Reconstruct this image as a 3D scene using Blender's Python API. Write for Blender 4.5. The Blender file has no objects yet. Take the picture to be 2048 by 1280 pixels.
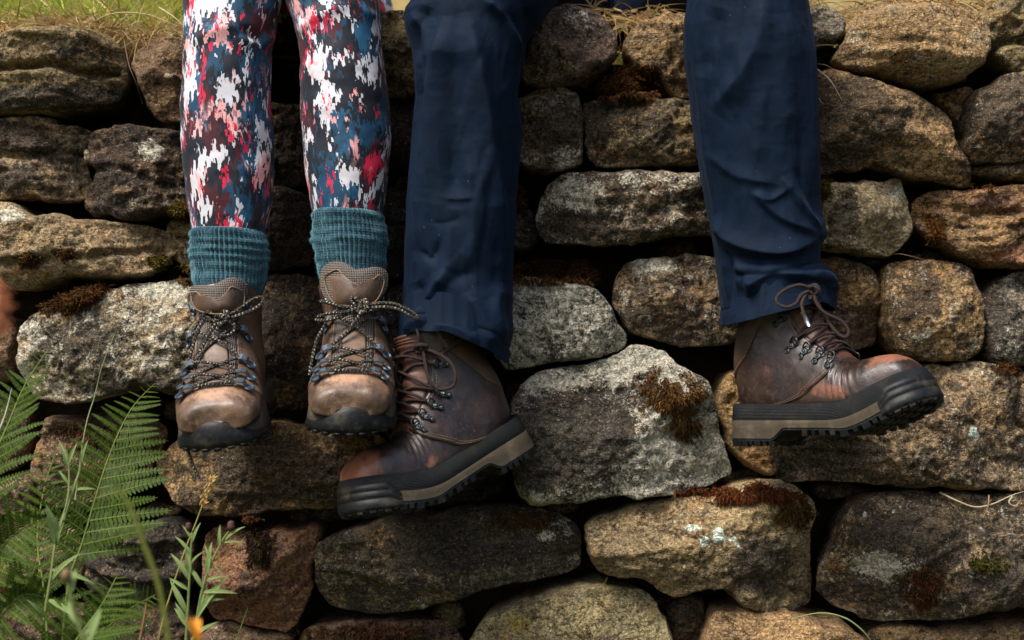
import bpy, math, random
import numpy as np
from mathutils import Matrix, Vector
from mathutils.geometry import delaunay_2d_cdt
R = math.radians
rng = np.random.default_rng(7)
random.seed(7)
scene = bpy.context.scene
COL = scene.collection

# ------------------------------------------------------------------ camera, sky, sun, exposure
CAM_Y, CAM_Z, K = -1.95, 0.62, 0.72           # K = sensor width / focal length
cd = bpy.data.cameras.new('camera'); cam = bpy.data.objects.new('camera', cd); COL.objects.link(cam)
cd.lens = 50; cd.sensor_width = 36; cd.clip_end = 500; cd.clip_start = 0.02
cam.location = (0, CAM_Y, CAM_Z); cam.rotation_euler = (R(90), 0, 0)
cd.dof.use_dof = True; cd.dof.focus_distance = 1.78; cd.dof.aperture_fstop = 5.0
scene.camera = cam
SUN = Vector((-0.42, -0.50, 0.98)).normalized()
w = bpy.data.worlds.new('World'); scene.world = w; w.use_nodes = True
sky = w.node_tree.nodes.new('ShaderNodeTexSky'); sky.sky_type = 'NISHITA'; sky.sun_disc = False
sky.sun_elevation = math.asin(SUN.z); sky.sun_rotation = math.atan2(SUN.x, SUN.y)
sky.air_density = 1.0; sky.dust_density = 5.0; sky.ozone_density = 1.0
bg = w.node_tree.nodes['Background']; bg.inputs['Strength'].default_value = 0.056
w.node_tree.links.new(sky.outputs[0], bg.inputs[0])
sd = bpy.data.lights.new('sun', 'SUN'); sd.energy = 1.4; sd.angle = R(22); sd.color = (1, .965, .91)
so = bpy.data.objects.new('sun', sd); COL.objects.link(so); so.rotation_euler = SUN.to_track_quat('Z', 'Y').to_euler()
so.location = (-2, -3, 6)
vs = scene.view_settings; vs.view_transform = 'Standard'; vs.look = 'None'; vs.gamma = 1; vs.use_curve_mapping = False
vs.exposure = 2.05

# ------------------------------------------------------------------ small maths
def at(px, py, Y):                               # a point of the place at depth Y, from where it shows in the photograph
    s = (Y - CAM_Y) * K / 2048
    return np.array([(px - 1024) * s, Y, CAM_Z + (640 - py) * s])
def at_v(px, py, Y):
    s = (Y - CAM_Y) * K / 2048
    return np.stack([(px - 1024) * s, Y + 0 * px, CAM_Z + (640 - py) * s], -1)
def proj(P):
    s = (P[..., 1] - CAM_Y) * K / 2048
    return P[..., 0] / s + 1024, 640 - (P[..., 2] - CAM_Z) / s
def hash3(i, seed):
    i = i.astype(np.int64)
    h = (i[..., 0] * 374761393 + i[..., 1] * 668265263 + i[..., 2] * 2147483647 + seed * 1274126177) & 0xffffffff
    h = ((h ^ (h >> 13)) * 1274126177) & 0xffffffff
    h = ((h ^ (h >> 16)) * 2246822519) & 0xffffffff
    return ((h ^ (h >> 15)) & 0xffffff) / float(0xffffff) * 2 - 1
def vnoise(p, seed=0):
    i = np.floor(p); f = p - i; u = f * f * f * (f * (f * 6 - 15) + 10)
    r = 0
    for a in (0, 1):
        for b in (0, 1):
            for c in (0, 1):
                wt = (u[..., 0] if a else 1 - u[..., 0]) * (u[..., 1] if b else 1 - u[..., 1]) * (u[..., 2] if c else 1 - u[..., 2])
                r = r + wt * hash3(i + np.array([a, b, c]), seed)
    return r
def fbm(p, octv=4, seed=0, gain=.5, lac=2.03):
    a, r = 1., 0.
    for o in range(octv):
        r = r + a * vnoise(p, seed + o * 17); p = p * lac + 3.1; a *= gain
    return r
def ridged(p, octv=3, seed=0):
    a, r = 1., 0.
    for o in range(octv):
        r = r + a * (1 - 2 * np.abs(vnoise(p, seed + o * 13))); p = p * 2.1 + 1.7; a *= .5
    return r
def sstep(a, b, x):
    t = np.clip((x - a) / (b - a), 0, 1); return t * t * (3 - 2 * t)
def cr(pts, u, closed=False):                    # Catmull-Rom through pts, u in [0,1]
    P = np.asarray(pts, float)
    if P.ndim == 1: P = P[:, None]; flat = True
    else: flat = False
    n = len(P); u = np.asarray(u, float)
    if closed:
        x = u * n; i = np.floor(x).astype(int); f = (x - i)[..., None]; g = lambda k: P[(i + k) % n]
    else:
        x = np.clip(u, 0, 1) * (n - 1); i = np.clip(np.floor(x).astype(int), 0, n - 2); f = (x - i)[..., None]
        def g(k):
            j = i + k
            q = P[np.clip(j, 0, n - 1)]
            lo = (j < 0)[..., None]; hi = (j > n - 1)[..., None]
            q = np.where(lo, 2 * P[0] - P[min(1, n - 1)], q); return np.where(hi, 2 * P[-1] - P[-2], q)
    a, b, c, d = g(-1), g(0), g(1), g(2)
    r = .5 * (2 * b + (c - a) * f + (2 * a - 5 * b + 4 * c - d) * f ** 2 + (3 * b - 3 * c + d - a) * f ** 3)
    return r[..., 0] if flat else r
def poly_dist(Q, P, closed=True):                # distance of points Q (n,2) to polyline P
    A = P; B = np.roll(P, -1, 0)
    if not closed: A = P[:-1]; B = P[1:]
    out = np.full(len(Q), 1e9)
    d = B - A; L = (d ** 2).sum(1) + 1e-12
    for k in range(0, len(Q), 4000):
        q = Q[k:k + 4000]
        v = q[:, None] - A[None]
        t = np.clip((v * d).sum(-1) / L, 0, 1)
        e = v - t[..., None] * d
        out[k:k + 4000] = np.sqrt((e ** 2).sum(-1)).min(1)
    return out

# ------------------------------------------------------------------ mesh and object helpers
class MB:                                        # collects vertices and faces of ONE mesh
    def __init__(s): s.v, s.f, s.n, s.at, s.uv = [], [], 0, {}, []
    def add(s, V, F, **attrs):
        V = np.asarray(V, float).reshape(-1, 3)
        s.v.append(V)
        for q in F: s.f.append(tuple(int(k) + s.n for k in q))
        for k, a in attrs.items():
            if k not in s.at: s.at[k] = [np.zeros((s.n,) + np.asarray(a).shape[1:])] if s.n else []
            s.at[k].append(np.asarray(a, float))
        s.n += len(V)
    def grid(s, G, closed_v=False, closed_u=False, cap0=False, cap1=False, flip=False, **attrs):
        m, n = G.shape[:2]
        idx = np.arange(m * n).reshape(m, n)
        a = idx if closed_u else idx[:-1]; b = np.roll(idx, -1, 0) if closed_u else idx[1:]
        if closed_v: a2, b2 = np.roll(a, -1, 1), np.roll(b, -1, 1)
        else: a2, b2, a, b = a[:, 1:], b[:, 1:], a[:, :-1], b[:, :-1]
        F = np.stack([a, a2, b2, b], -1).reshape(-1, 4)
        if flip: F = F[:, ::-1]
        F = F.tolist()
        if cap0: F.append(list(idx[0]) if not flip else list(idx[0][::-1]))
        if cap1: F.append(list(idx[-1][::-1]) if not flip else list(idx[-1]))
        s.add(G.reshape(-1, 3), F, **{k: np.asarray(v).reshape((m * n,) + np.asarray(v).shape[2:]) for k, v in attrs.items()})
    def tube(s, pts, r, nseg=8, n=None, taper=None, smooth=True, **kw):
        P = np.asarray(pts, float)
        if smooth and len(P) > 2:
            n = n or max(6, 5 * len(P)); P = cr(P, np.linspace(0, 1, n))
        m = len(P); T = np.gradient(P, axis=0); T /= np.linalg.norm(T, axis=1)[:, None] + 1e-12
        N = np.zeros_like(P); a = np.array([0, 0, 1.]) if abs(T[0][2]) < .9 else np.array([1., 0, 0])
        v = np.cross(T[0], a); N[0] = v / np.linalg.norm(v)
        for i in range(1, m):
            v = N[i - 1] - T[i] * N[i - 1].dot(T[i]); N[i] = v / (np.linalg.norm(v) + 1e-12)
        Bn = np.cross(T, N); rad = np.full(m, r) if taper is None else r * np.interp(np.linspace(0, 1, m), np.linspace(0, 1, len(taper)), taper)
        th = np.linspace(0, 2 * np.pi, nseg, endpoint=False)
        G = P[:, None] + rad[:, None, None] * (np.cos(th)[None, :, None] * N[:, None] + np.sin(th)[None, :, None] * Bn[:, None])
        L = np.concatenate([[0], np.cumsum(np.linalg.norm(np.diff(P, axis=0), axis=1))])
        lt = np.stack([np.repeat(L[:, None], nseg, 1), np.repeat(th[None], m, 0), 0 * G[..., 0]], -1)
        s.grid(G, closed_v=True, cap0=True, cap1=True, lt=lt, **kw)
    def box(s, c, ax, ay, az):                   # half-axis vectors
        c, ax, ay, az = map(np.asarray, (c, ax, ay, az))
        V = [c + i * ax + j * ay + k * az for i in (-1, 1) for j in (-1, 1) for k in (-1, 1)]
        s.add(V, [(0, 1, 3, 2), (4, 6, 7, 5), (0, 4, 5, 1), (2, 3, 7, 6), (0, 2, 6, 4), (1, 5, 7, 3)])
    def mesh(s, name, mat, smooth=True, org=(0, 0, 0)):
        me = bpy.data.meshes.new(name)
        V = np.concatenate(s.v) - np.asarray(org)
        me.from_pydata(V.tolist(), [], s.f)
        for k, a in s.at.items():
            a = np.concatenate(a)
            if len(a) < len(V): a = np.concatenate([a, np.zeros((len(V) - len(a),) + a.shape[1:])])
            if a.ndim == 1:
                t = me.attributes.new(k, 'FLOAT', 'POINT'); t.data.foreach_set('value', a.astype(np.float32))
            else:
                t = me.attributes.new(k, 'FLOAT_VECTOR', 'POINT'); t.data.foreach_set('vector', a.astype(np.float32).ravel())
        if mat: me.materials.append(mat)
        if smooth: me.polygons.foreach_set('use_smooth', [True] * len(me.polygons))
        me.update(); return me
def link(name, data, parent=None, loc=None):
    o = bpy.data.objects.new(name, data); COL.objects.link(o)
    if parent is not None: o.parent = parent
    if loc is not None: o.location = loc
    return o
def tag(o, label=None, cat=None, group=None, kind=None):
    for k, v in (('label', label), ('category', cat), ('group', group), ('kind', kind)):
        if v: o[k] = v
    return o
class Thing:                                     # an Empty at the base of a thing; parts are given in world coordinates
    def __init__(s, name, loc, label, cat, group=None):
        s.o = link(name, None, None, loc); s.loc = np.asarray(loc, float); tag(s.o, label, cat, group)
        s.o.empty_display_size = .05
    def part(s, name, mb, mat, parent=None, smooth=True, label=None):
        o = link(name, mb.mesh(name, mat, smooth, s.loc), parent or s.o)
        if label: o['label'] = label
        return o
    def inst(s, name, me, M, parent=None):
        o = link(name, me, parent or s.o)
        M = M.copy(); M.translation = M.translation - Vector(s.loc); o.matrix_local = M
        return o
def single(name, mb, mat, org, label, cat=None, group=None, kind=None, smooth=True):
    o = link(name, mb.mesh(name, mat, smooth, org), None, org); return tag(o, label, cat, group, kind)
def gnormals(G, closed_v=True):
    du = np.gradient(G, axis=0)
    dv = (np.roll(G, -1, 1) - np.roll(G, 1, 1)) if closed_v else np.gradient(G, axis=1)
    n = np.cross(du, dv); return n / (np.linalg.norm(n, axis=-1)[..., None] + 1e-12)

# ------------------------------------------------------------------ node helper and materials
class NT:
    def __init__(s, name):
        s.m = bpy.data.materials.new(name); s.m.use_nodes = True; s.t = s.m.node_tree
        s.b = s.t.nodes['Principled BSDF']
    def n(s, typ, ins=None, **props):
        k = s.t.nodes.new('ShaderNode' + typ)
        for a, b in props.items(): setattr(k, a, b)
        for a, b in (ins or {}).items(): s.put(k.inputs[a], b)
        return k
    def put(s, sock, v):
        if isinstance(v, bpy.types.NodeSocket): s.t.links.new(v, sock)
        else:
            if sock.type == 'RGBA' and not isinstance(v, (int, float)) and len(v) == 3: v = (*v, 1)
            sock.default_value = v
    def mt(s, op, a, b=0., c=0., clamp=False):
        k = s.n('Math', {0: a, 1: b, 2: c}, operation=op, use_clamp=clamp); return k.outputs[0]
    def mix(s, f, a, b, bt='MIX'):
        k = s.n('Mix', None, data_type='RGBA', blend_type=bt)
        s.put(k.inputs[0], f); s.put(k.inputs[6], a); s.put(k.inputs[7], b); return k.outputs[2]
    def noise(s, vec, scale, detail=4., rough=.5, w=None, dist=0.):
        k = s.n('TexNoise', {'Vector': vec, 'Scale': scale, 'Detail': detail, 'Roughness': rough, 'Distortion': dist})
        if w is not None: k.noise_dimensions = '4D'; s.put(k.inputs['W'], w)
        return k.outputs[0]
    def ss(s, x, a, b, lo=0., hi=1.):
        k = s.n('MapRange', {0: x, 1: a, 2: b, 3: lo, 4: hi}, interpolation_type='SMOOTHSTEP'); return k.outputs[0]
    def attr(s, name, out='Fac'):
        return s.n('Attribute', None, attribute_name=name).outputs[out]
    def pos(s): return s.n('TexCoord').outputs['Object']
    def xyz(s, v):
        k = s.n('SeparateXYZ', {0: v}); return k.outputs
    def comb(s, x=0., y=0., z=0.): return s.n('CombineXYZ', {0: x, 1: y, 2: z}).outputs[0]
    def vmul(s, v, c): return s.n('VectorMath', {0: v, 1: c}, operation='MULTIPLY').outputs[0]
    def bump(s, h, dist, strength=1., nrm=None):
        k = s.n('Bump', {'Height': h, 'Distance': dist, 'Strength': strength})
        if nrm is not None: s.put(k.inputs['Normal'], nrm)
        return k.outputs[0]
    def out(s, col=None, rough=.8, nrm=None, spec=.5, **kw):
        if col is not None: s.put(s.b.inputs['Base Color'], col)
        s.put(s.b.inputs['Roughness'], rough); s.put(s.b.inputs['Specular IOR Level'], spec)
        if nrm is not None: s.put(s.b.inputs['Normal'], nrm)
        for k, v in kw.items(): s.put(s.b.inputs[k.replace('_', ' ')], v)
        return s.m

def mat_stone():
    g = NT('weathered sandstone'); p = g.pos()
    base = g.attr('base', 'Vector'); msk = g.xyz(g.attr('mask', 'Vector'))
    big = g.noise(p, 9, 5, .6); mid = g.noise(p, 38, 6, .65, dist=.6); fine = g.noise(p, 210, 4, .7); grit = g.noise(p, 620, 2, .6)
    st = g.noise(g.vmul(p, (6, 6, 55)), 1.0, 5, .6, dist=.8)
    c = g.mix(g.ss(big, .35, .68), g.mix(.5, base, (.05, .04, .03)), base)
    c = g.mix(g.ss(mid, .47, .75, 0, .6), c, g.mix(.5, base, (.34, .22, .10)))
    c = g.mix(g.ss(g.noise(p, 15, 4, .6, w=3.), .53, .70, 0, .75), c, (.29, .16, .055))
    c = g.mix(g.ss(st, .5, .7, 0, .5), c, g.mix(.6, base, (.06, .045, .03)))
    # black lichen and soot
    s1 = g.noise(p, 24, 8, .72, w=1.7, dist=.4); s2 = g.noise(p, 130, 4, .75, w=5.)
    sv = g.mt('ADD', g.mt('MULTIPLY_ADD', s1, 2.0, -1.0), g.mt('MULTIPLY_ADD', s2, 1.25, -.62))
    sv = g.mt('ADD', sv, g.mt('MULTIPLY_ADD', msk[0], 1.5, -.58))
    soot = g.ss(sv, -.10, .16, 0, .95)
    spk = g.ss(g.noise(p, 270, 3, .75, w=6.), .40, .58)
    stk = g.ss(g.noise(g.vmul(p, (40, 40, 150)), 1., 4, .65, dist=.6), .36, .60)
    soot = g.mt('MULTIPLY', soot, g.mt('MULTIPLY_ADD', g.mt('MULTIPLY', spk, stk), .26, .74))
    c = g.mix(soot, c, (.012, .0118, .0125))
    # pale crust lichen, in specks and flakes
    l1 = g.noise(p, 46, 7, .72, w=8.4, dist=.3); l2 = g.noise(p, 300, 3, .7, w=2.2)
    lv = g.mt('ADD', g.mt('MULTIPLY_ADD', l1, 1.9, -.95), g.mt('MULTIPLY_ADD', l2, 1.1, -.55))
    lv = g.mt('ADD', lv, g.mt('MULTIPLY_ADD', msk[1], 1.3, -.60))
    pale = g.ss(lv, -.03, .17, 0, .9)
    c = g.mix(pale, c, g.mix(g.ss(mid, .4, .6), (.46, .42, .33), (.38, .36, .28)))
    # white-green crust where a stone carries one
    wv = g.mt('ADD', g.mt('MULTIPLY_ADD', g.noise(p, 95, 5, .7, w=4.), 1.6, -.8), g.mt('MULTIPLY_ADD', msk[2], 1.1, -.75))
    c = g.mix(g.ss(wv, -.05, .1, 0, .9), c, (.48, .54, .46))
    c = g.mix(g.ss(g.noise(p, 430, 2, .6, w=9.), .64, .71, 0, .75), c, (.46, .42, .34))
    cn = g.noise(g.vmul(p, (1., 1., 2.1)), 13, 5, .62, w=2.5, dist=.9)
    crk = g.ss(g.mt('ABSOLUTE', g.mt('SUBTRACT', cn, .5)), .0, .011)
    crk = g.mt('MAXIMUM', crk, g.ss(g.noise(p, 8, 2, .5, w=7.), .46, .56))
    c = g.mix(g.mt('MULTIPLY_ADD', crk, -.7, .7), c, (.012, .009, .007))
    # grain
    gr = g.mt('MULTIPLY_ADD', g.ss(fine, .3, .7), 1.15, .38)
    gr = g.mt('MULTIPLY', gr, g.mt('MULTIPLY_ADD', g.ss(grit, .3, .7), .9, .52))
    c = g.mix(1., c, g.comb(gr, gr, gr), 'MULTIPLY')
    pit = g.n('TexVoronoi', {'Vector': p, 'Scale': 170.}).outputs['Distance']
    h = g.mt('ADD', g.mt('MULTIPLY', mid, .55), g.mt('MULTIPLY', fine, .38))
    h = g.mt('ADD', h, g.mt('MULTIPLY', grit, .10)); h = g.mt('ADD', h, g.mt('MULTIPLY', st, .3))
    h = g.mt('ADD', h, g.mt('MULTIPLY', g.ss(pit, 0., .5), .12)); h = g.mt('ADD', h, g.mt('MULTIPLY', pale, .06)); h = g.mt('ADD', h, g.mt('MULTIPLY', crk, .35)); h = g.mt('ADD', h, g.mt('MULTIPLY', stk, .10))
    return g.out(c, .88, g.bump(h, .0125, 1.), spec=.2)
def mat_soil():
    g = NT('dark earth packing'); p = g.pos()
    c = g.mix(g.noise(p, 60, 6), (.012, .009, .006), (.05, .035, .022))
    return g.out(c, .95, g.bump(g.noise(p, 80, 6), .01), spec=.1)
def mat_vcol(name, rough=.75, trans=0., spec=.3, var=.35, scale=60.):
    g = NT(name); p = g.pos(); c = g.attr('col', 'Vector')
    k = g.mt('MULTIPLY_ADD', g.noise(p, scale, 4), 2 * var, 1 - var)
    c = g.mix(1., c, g.comb(k, k, k), 'MULTIPLY')
    g.out(c, rough, spec=spec)
    if trans:
        tr = g.n('BsdfTranslucent', {'Color': c}); mx = g.n('MixShader', {0: trans, 1: g.b.outputs[0], 2: tr.outputs[0]})
        g.t.links.new(mx.outputs[0], g.t.nodes['Material Output'].inputs[0])
    return g.m
def mat_print():
    g = NT('printed stretch fabric'); uv = g.attr('lt', 'Vector'); x, y, _ = g.xyz(uv)
    def wn(v, sc, seed):
        q = g.mt('FLOOR', g.mt('MULTIPLY', v, sc))
        return g.n('TexWhiteNoise', {'Vector': g.comb(q, seed, 0.)}, noise_dimensions='3D').outputs['Value']
    xw = g.mt('MULTIPLY_ADD', g.noise(uv, 60, 2), .006, x)
    j = g.mt('MULTIPLY_ADD', wn(xw, 230, 1.), .022, g.mt('MULTIPLY', wn(xw, 520, 2.), .008))
    yy = g.mt('ADD', y, j)
    xx = g.mt('ADD', x, g.mt('MULTIPLY_ADD', wn(yy, 120, 3.), .012, 0.))
    def layer(sx, sy, w, lo, soft=.006, det=2.):
        n = g.noise(g.comb(g.mt('MULTIPLY', xx, sx), g.mt('MULTIPLY', yy, sy), 0.), 1., det, .5, w=w)
        return g.ss(n, lo, lo + soft)
    brush = g.noise(g.comb(g.mt('MULTIPLY', x, 420), g.mt('MULTIPLY', y, 70), 0.), 1., 3, .6)
    c = g.mix(layer(17, 15, 1., .49), (.005, .009, .017), (.005, .042, .088))
    c = g.mix(layer(18, 16, 2.3, .535), c, (.046, .006, .011))
    c = g.mix(layer(30, 24, 7.7, .60), c, (.010, .072, .145))
    c = g.mix(layer(24, 22, 3.1, .55), c, (.004, .007, .013))
    white = g.mt('MAXIMUM', layer(19, 21, 4.9, .577), layer(42, 38, 6.6, .645))
    c = g.mix(white, c, (.50, .50, .54))
    edge = g.ss(g.noise(g.comb(g.mt('MULTIPLY', xx, 22), g.mt('MULTIPLY', yy, 20), 0.), 1., 2., .5, w=4.9), .50, .56)
    near = g.mt('MULTIPLY', edge, 1.)
    c = g.mix(g.mt('MULTIPLY', g.mt('MULTIPLY', layer(44, 30, 5.5, .55), near), g.ss(brush, .30, .4)), c, (.64, .31, .30))
    c = g.mix(g.mt('MULTIPLY', layer(46, 24, 6.1, .606), g.ss(brush, .36, .46)), c, (.48, .010, .045))
    c = g.mix(g.mt('MULTIPLY', layer(40, 30, 9.4, .63), g.ss(brush, .30, .42)), c, (.008, .010, .016))
    wv = g.noise(g.vmul(uv, (1, 1, 0)), 1800, 2)
    return g.out(c, .62, g.bump(wv, .0006, .5), spec=.25, Sheen_Weight=.05)
def mat_cloth():
    g = NT('navy trouser cloth'); uv = g.attr('lt', 'Vector'); p = g.pos(); x, y, _ = g.xyz(uv)
    n = g.noise(p, 34, 5, .6); f = g.noise(g.vmul(uv, (900, 260, 1)), 1., 3)
    c = g.mix(g.ss(n, .3, .75), (.0011, .0052, .0140), (.0020, .0084, .0220))
    c = g.mix(g.ss(f, .45, .8, 0, .35), c, (.005, .013, .032))
    dst = g.ss(g.noise(g.vmul(p, (1, 1, .5)), 60, 6, .75), .55, .8)
    c = g.mix(g.mt('MULTIPLY', dst, .35), c, (.011, .019, .036))
    lint = g.ss(g.noise(g.vmul(p, (1, 1, .6)), 420, 1, .5), .80, .83)
    c = g.mix(g.mt('MULTIPLY', lint, .5), c, (.25, .28, .32))
    tw = g.mt('SINE', g.mt('MULTIPLY', g.mt('ADD', x, g.mt('MULTIPLY', y, .6)), 4500.))
    wr = g.noise(g.vmul(uv, (38, 22, 1)), 1., 5, .55, dist=.8)
    nb = g.bump(g.mt('ADD', g.mt('MULTIPLY', tw, .03), g.mt('MULTIPLY', wr, 1.)), .0028, .7)
    return g.out(c, .72, nb, spec=.10, Sheen_Weight=.02, Sheen_Roughness=.4, Sheen_Tint=(.45, .6, .9, 1))
def mat_knit():
    g = NT('teal wool knit'); uv = g.attr('lt', 'Vector'); x, y, _ = g.xyz(uv); p = g.pos()
    xx = g.mt('MULTIPLY_ADD', g.noise(p, 40, 3), .006, x)
    rib = g.mt('SINE', g.mt('MULTIPLY', xx, 1250.)); row = g.mt('SINE', g.mt('MULTIPLY', y, 1900.))
    n = g.noise(p, 50, 5); f = g.noise(p, 700, 3)
    c = g.mix(g.ss(n, .3, .7), (.012, .038, .056), (.030, .074, .096))
    c = g.mix(g.ss(f, .45, .75, 0, .6), c, (.055, .115, .14))
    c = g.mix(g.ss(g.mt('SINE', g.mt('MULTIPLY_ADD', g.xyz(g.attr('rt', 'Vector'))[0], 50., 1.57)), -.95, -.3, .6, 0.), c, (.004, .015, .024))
    h = g.mt('ADD', g.mt('MULTIPLY', rib, .3), g.mt('MULTIPLY', row, .10)); h = g.mt('ADD', h, g.mt('MULTIPLY', f, .8))
    return g.out(c, .95, g.bump(h, .0018, 1.), spec=.1, Sheen_Weight=.4, Sheen_Roughness=.5, Sheen_Tint=(.4, .75, .85, 1))
def mat_leather(name, dark, light, worn, rough=.45, spec=.5):
    g = NT(name); p = g.pos(); wr = g.attr('wear')
    n = g.noise(p, 22, 6, .62); n2 = g.noise(p, 90, 5, .6); scr = g.noise(g.vmul(p, (240, 240, 60)), 1., 4, .7)
    c = g.mix(g.ss(n, .33, .7), dark, light)
    c = g.mix(g.ss(n2, .5, .8, 0, .45), c, g.mix(.4, light, worn))
    wm = g.mt('ADD', wr, g.mt('MULTIPLY_ADD', g.noise(p, 55, 6, .7), .9, -.45)); wm = g.mt('ADD', wm, g.mt('MULTIPLY_ADD', scr, .6, -.3))
    wm = g.ss(wm, .3, .72)
    c = g.mix(wm, c, g.mix(g.ss(n2, .35, .65), worn, g.mix(.35, worn, light)))
    c = g.mix(g.ss(scr, .66, .75, 0, .3), c, worn)
    st2 = g.ss(g.noise(p, 34, 7, .75, w=3.3), .52, .66, 0, .6); c = g.mix(st2, c, tuple(k * .8 for k in dark))
    dd = g.mt('MULTIPLY', g.ss(g.noise(p, 260, 5, .75, w=1.), .54, .68), g.ss(g.noise(p, 30, 3, .6, w=2.), .42, .62)); c = g.mix(g.mt('MULTIPLY', dd, .55), c, tuple(.5 * k + .06 for k in worn))
    cell = g.n('TexVoronoi', {'Vector': p, 'Scale': 850.}).outputs['Distance']
    cre = g.noise(g.vmul(p, (55, 55, 80)), 1., 5, .55, dist=.4)
    h = g.mt('ADD', g.mt('MULTIPLY', cell, .10), g.mt('MULTIPLY', cre, .45)); h = g.mt('ADD', h, g.mt('MULTIPLY', wm, -.12))
    rg = g.mt('ADD', g.mt('MULTIPLY_ADD', n2, .35, rough - .15), g.mt('MULTIPLY', wm, .12))
    return g.out(c, rg, g.bump(h, .0024, .8), spec=spec)
def mat_rubber(name, col, tex=0, dust=.35, rough=.6):
    g = NT(name); p = g.pos(); uv = g.attr('lt', 'Vector'); x, y, _ = g.xyz(uv)
    n = g.noise(p, 45, 6, .65)
    c = g.mix(g.ss(n, .48, .72, 0, dust), col, (.085, .068, .046))
    c = g.mix(g.ss(g.noise(p, 300, 3, .7), .62, .72, 0, dust), c, (.13, .105, .07))
    h = g.mt('MULTIPLY', g.noise(p, 160, 5, .6), .5); d = .0012
    if tex:
        a = g.mt('SINE', g.mt('MULTIPLY', g.mt('ADD', x, y), 1500.)); b = g.mt('SINE', g.mt('MULTIPLY', g.mt('SUBTRACT', x, y), 1500.))
        k = g.mt('MULTIPLY', a, b); h = g.mt('ADD', h, g.mt('MULTIPLY', k, .35)); d = .0014
        c = g.mix(g.ss(k, -.4, .5, .2, 0.), c, (.002, .003, .0035))
    return g.out(c, rough, g.bump(h, d, .9), spec=.22)
def mat_lace(name, col, fleck=None, rough=.6):
    g = NT(name); uv = g.attr('lt', 'Vector'); x, y, _ = g.xyz(uv)
    a = g.mt('MULTIPLY_ADD', x, 1700., y); b = g.mt('MULTIPLY_ADD', x, -1700., y)
    wv = g.mt('ADD', g.mt('SINE', g.mt('MULTIPLY', a, 2.)), g.mt('SINE', g.mt('MULTIPLY', b, 2.)))
    c = g.mix(g.ss(wv, -1.5, .5, .6, 0.), col, tuple(k * .3 for k in col))
    if fleck:
        q = g.mt('SINE', g.mt('MULTIPLY_ADD', x, 1400., g.mt('MULTIPLY', y, 1.))); q2 = g.noise(g.comb(g.mt('MULTIPLY', x, 260), y, 0.), 1., 1)
        c = g.mix(g.mt('MULTIPLY', g.ss(q, .55, .75), g.ss(q2, .45, .55)), c, fleck)
    return g.out(c, rough, g.bump(wv, .0005, .8), spec=.3)
def mat_mesh():
    g = NT('woven tongue mesh'); uv = g.attr('lt', 'Vector'); x, y, _ = g.xyz(uv)
    a = g.mt('SINE', g.mt('MULTIPLY', g.mt('ADD', x, y), 1500.)); b = g.mt('SINE', g.mt('MULTIPLY', g.mt('SUBTRACT', x, y), 1500.))
    k = g.mt('MULTIPLY', a, b)
    c = g.mix(g.ss(k, -.5, .4), (.045, .038, .032), (.19, .165, .14))
    return g.out(c, .85, g.bump(k, .0012), spec=.2)
def mat_metal(name, col, rough=.35, met=.9):
    g = NT(name); p = g.pos(); c = g.mix(g.ss(g.noise(p, 120, 5), .4, .75), col, tuple(k * .35 for k in col))
    return g.out(c, rough, Metallic=met)
def mat_plain(name, col, rough=.7):
    g = NT(name); p = g.pos(); c = g.mix(g.ss(g.noise(p, 70, 4), .35, .7), tuple(k * .7 for k in col), col); return g.out(c, rough, spec=.3)
M_STONE, M_SOIL = mat_stone(), mat_soil()
M_PRINT, M_NAVY, M_KNIT = mat_print(), mat_cloth(), mat_knit()
M_OIL = mat_leather('oiled dark leather', (.008, .0055, .0045), (.032, .016, .010), (.21, .078, .040), .36, .6)
M_RUST = mat_leather('russet tongue leather', (.030, .012, .008), (.10, .038, .020), (.22, .09, .045), .5)
M_COLLAR = mat_leather('brown collar leather', (.016, .009, .006), (.062, .031, .017), (.15, .075, .038), .48)
M_NUBUCK = mat_leather('scuffed brown nubuck', (.045, .027, .017), (.125, .074, .044), (.33, .185, .110), .42, .5)
M_BLACK = mat_rubber('black rubber', (.0032, .0042, .0050), 0, .35, .5)
M_RAND = mat_rubber('textured black rubber', (.0042, .0056, .0068), 1, .2)
M_TAUPE = mat_rubber('taupe midsole rubber', (.038, .030, .019), 0, .7, .85)
M_LACE_B = mat_lace('dark brown cord', (.035, .020, .015))
M_LACE_W = mat_lace('flecked black cord', (.016, .015, .015), (.42, .36, .25))
M_STITCH = mat_plain('pale brown thread', (.19, .11, .06))
M_MESHF = mat_mesh()
M_HOOK_B = mat_metal('black metal', (.06, .065, .07), .35)
M_HOOK_W = mat_metal('blue grey metal', (.13, .17, .21), .48)
M_GREEN = mat_vcol('living leaf', .6, .32, .15)
M_MOSS = mat_vcol('moss', .95, .15, .1, .4, 200)
M_STRAW = mat_vcol('dry straw', .7, .25, .3)

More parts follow.
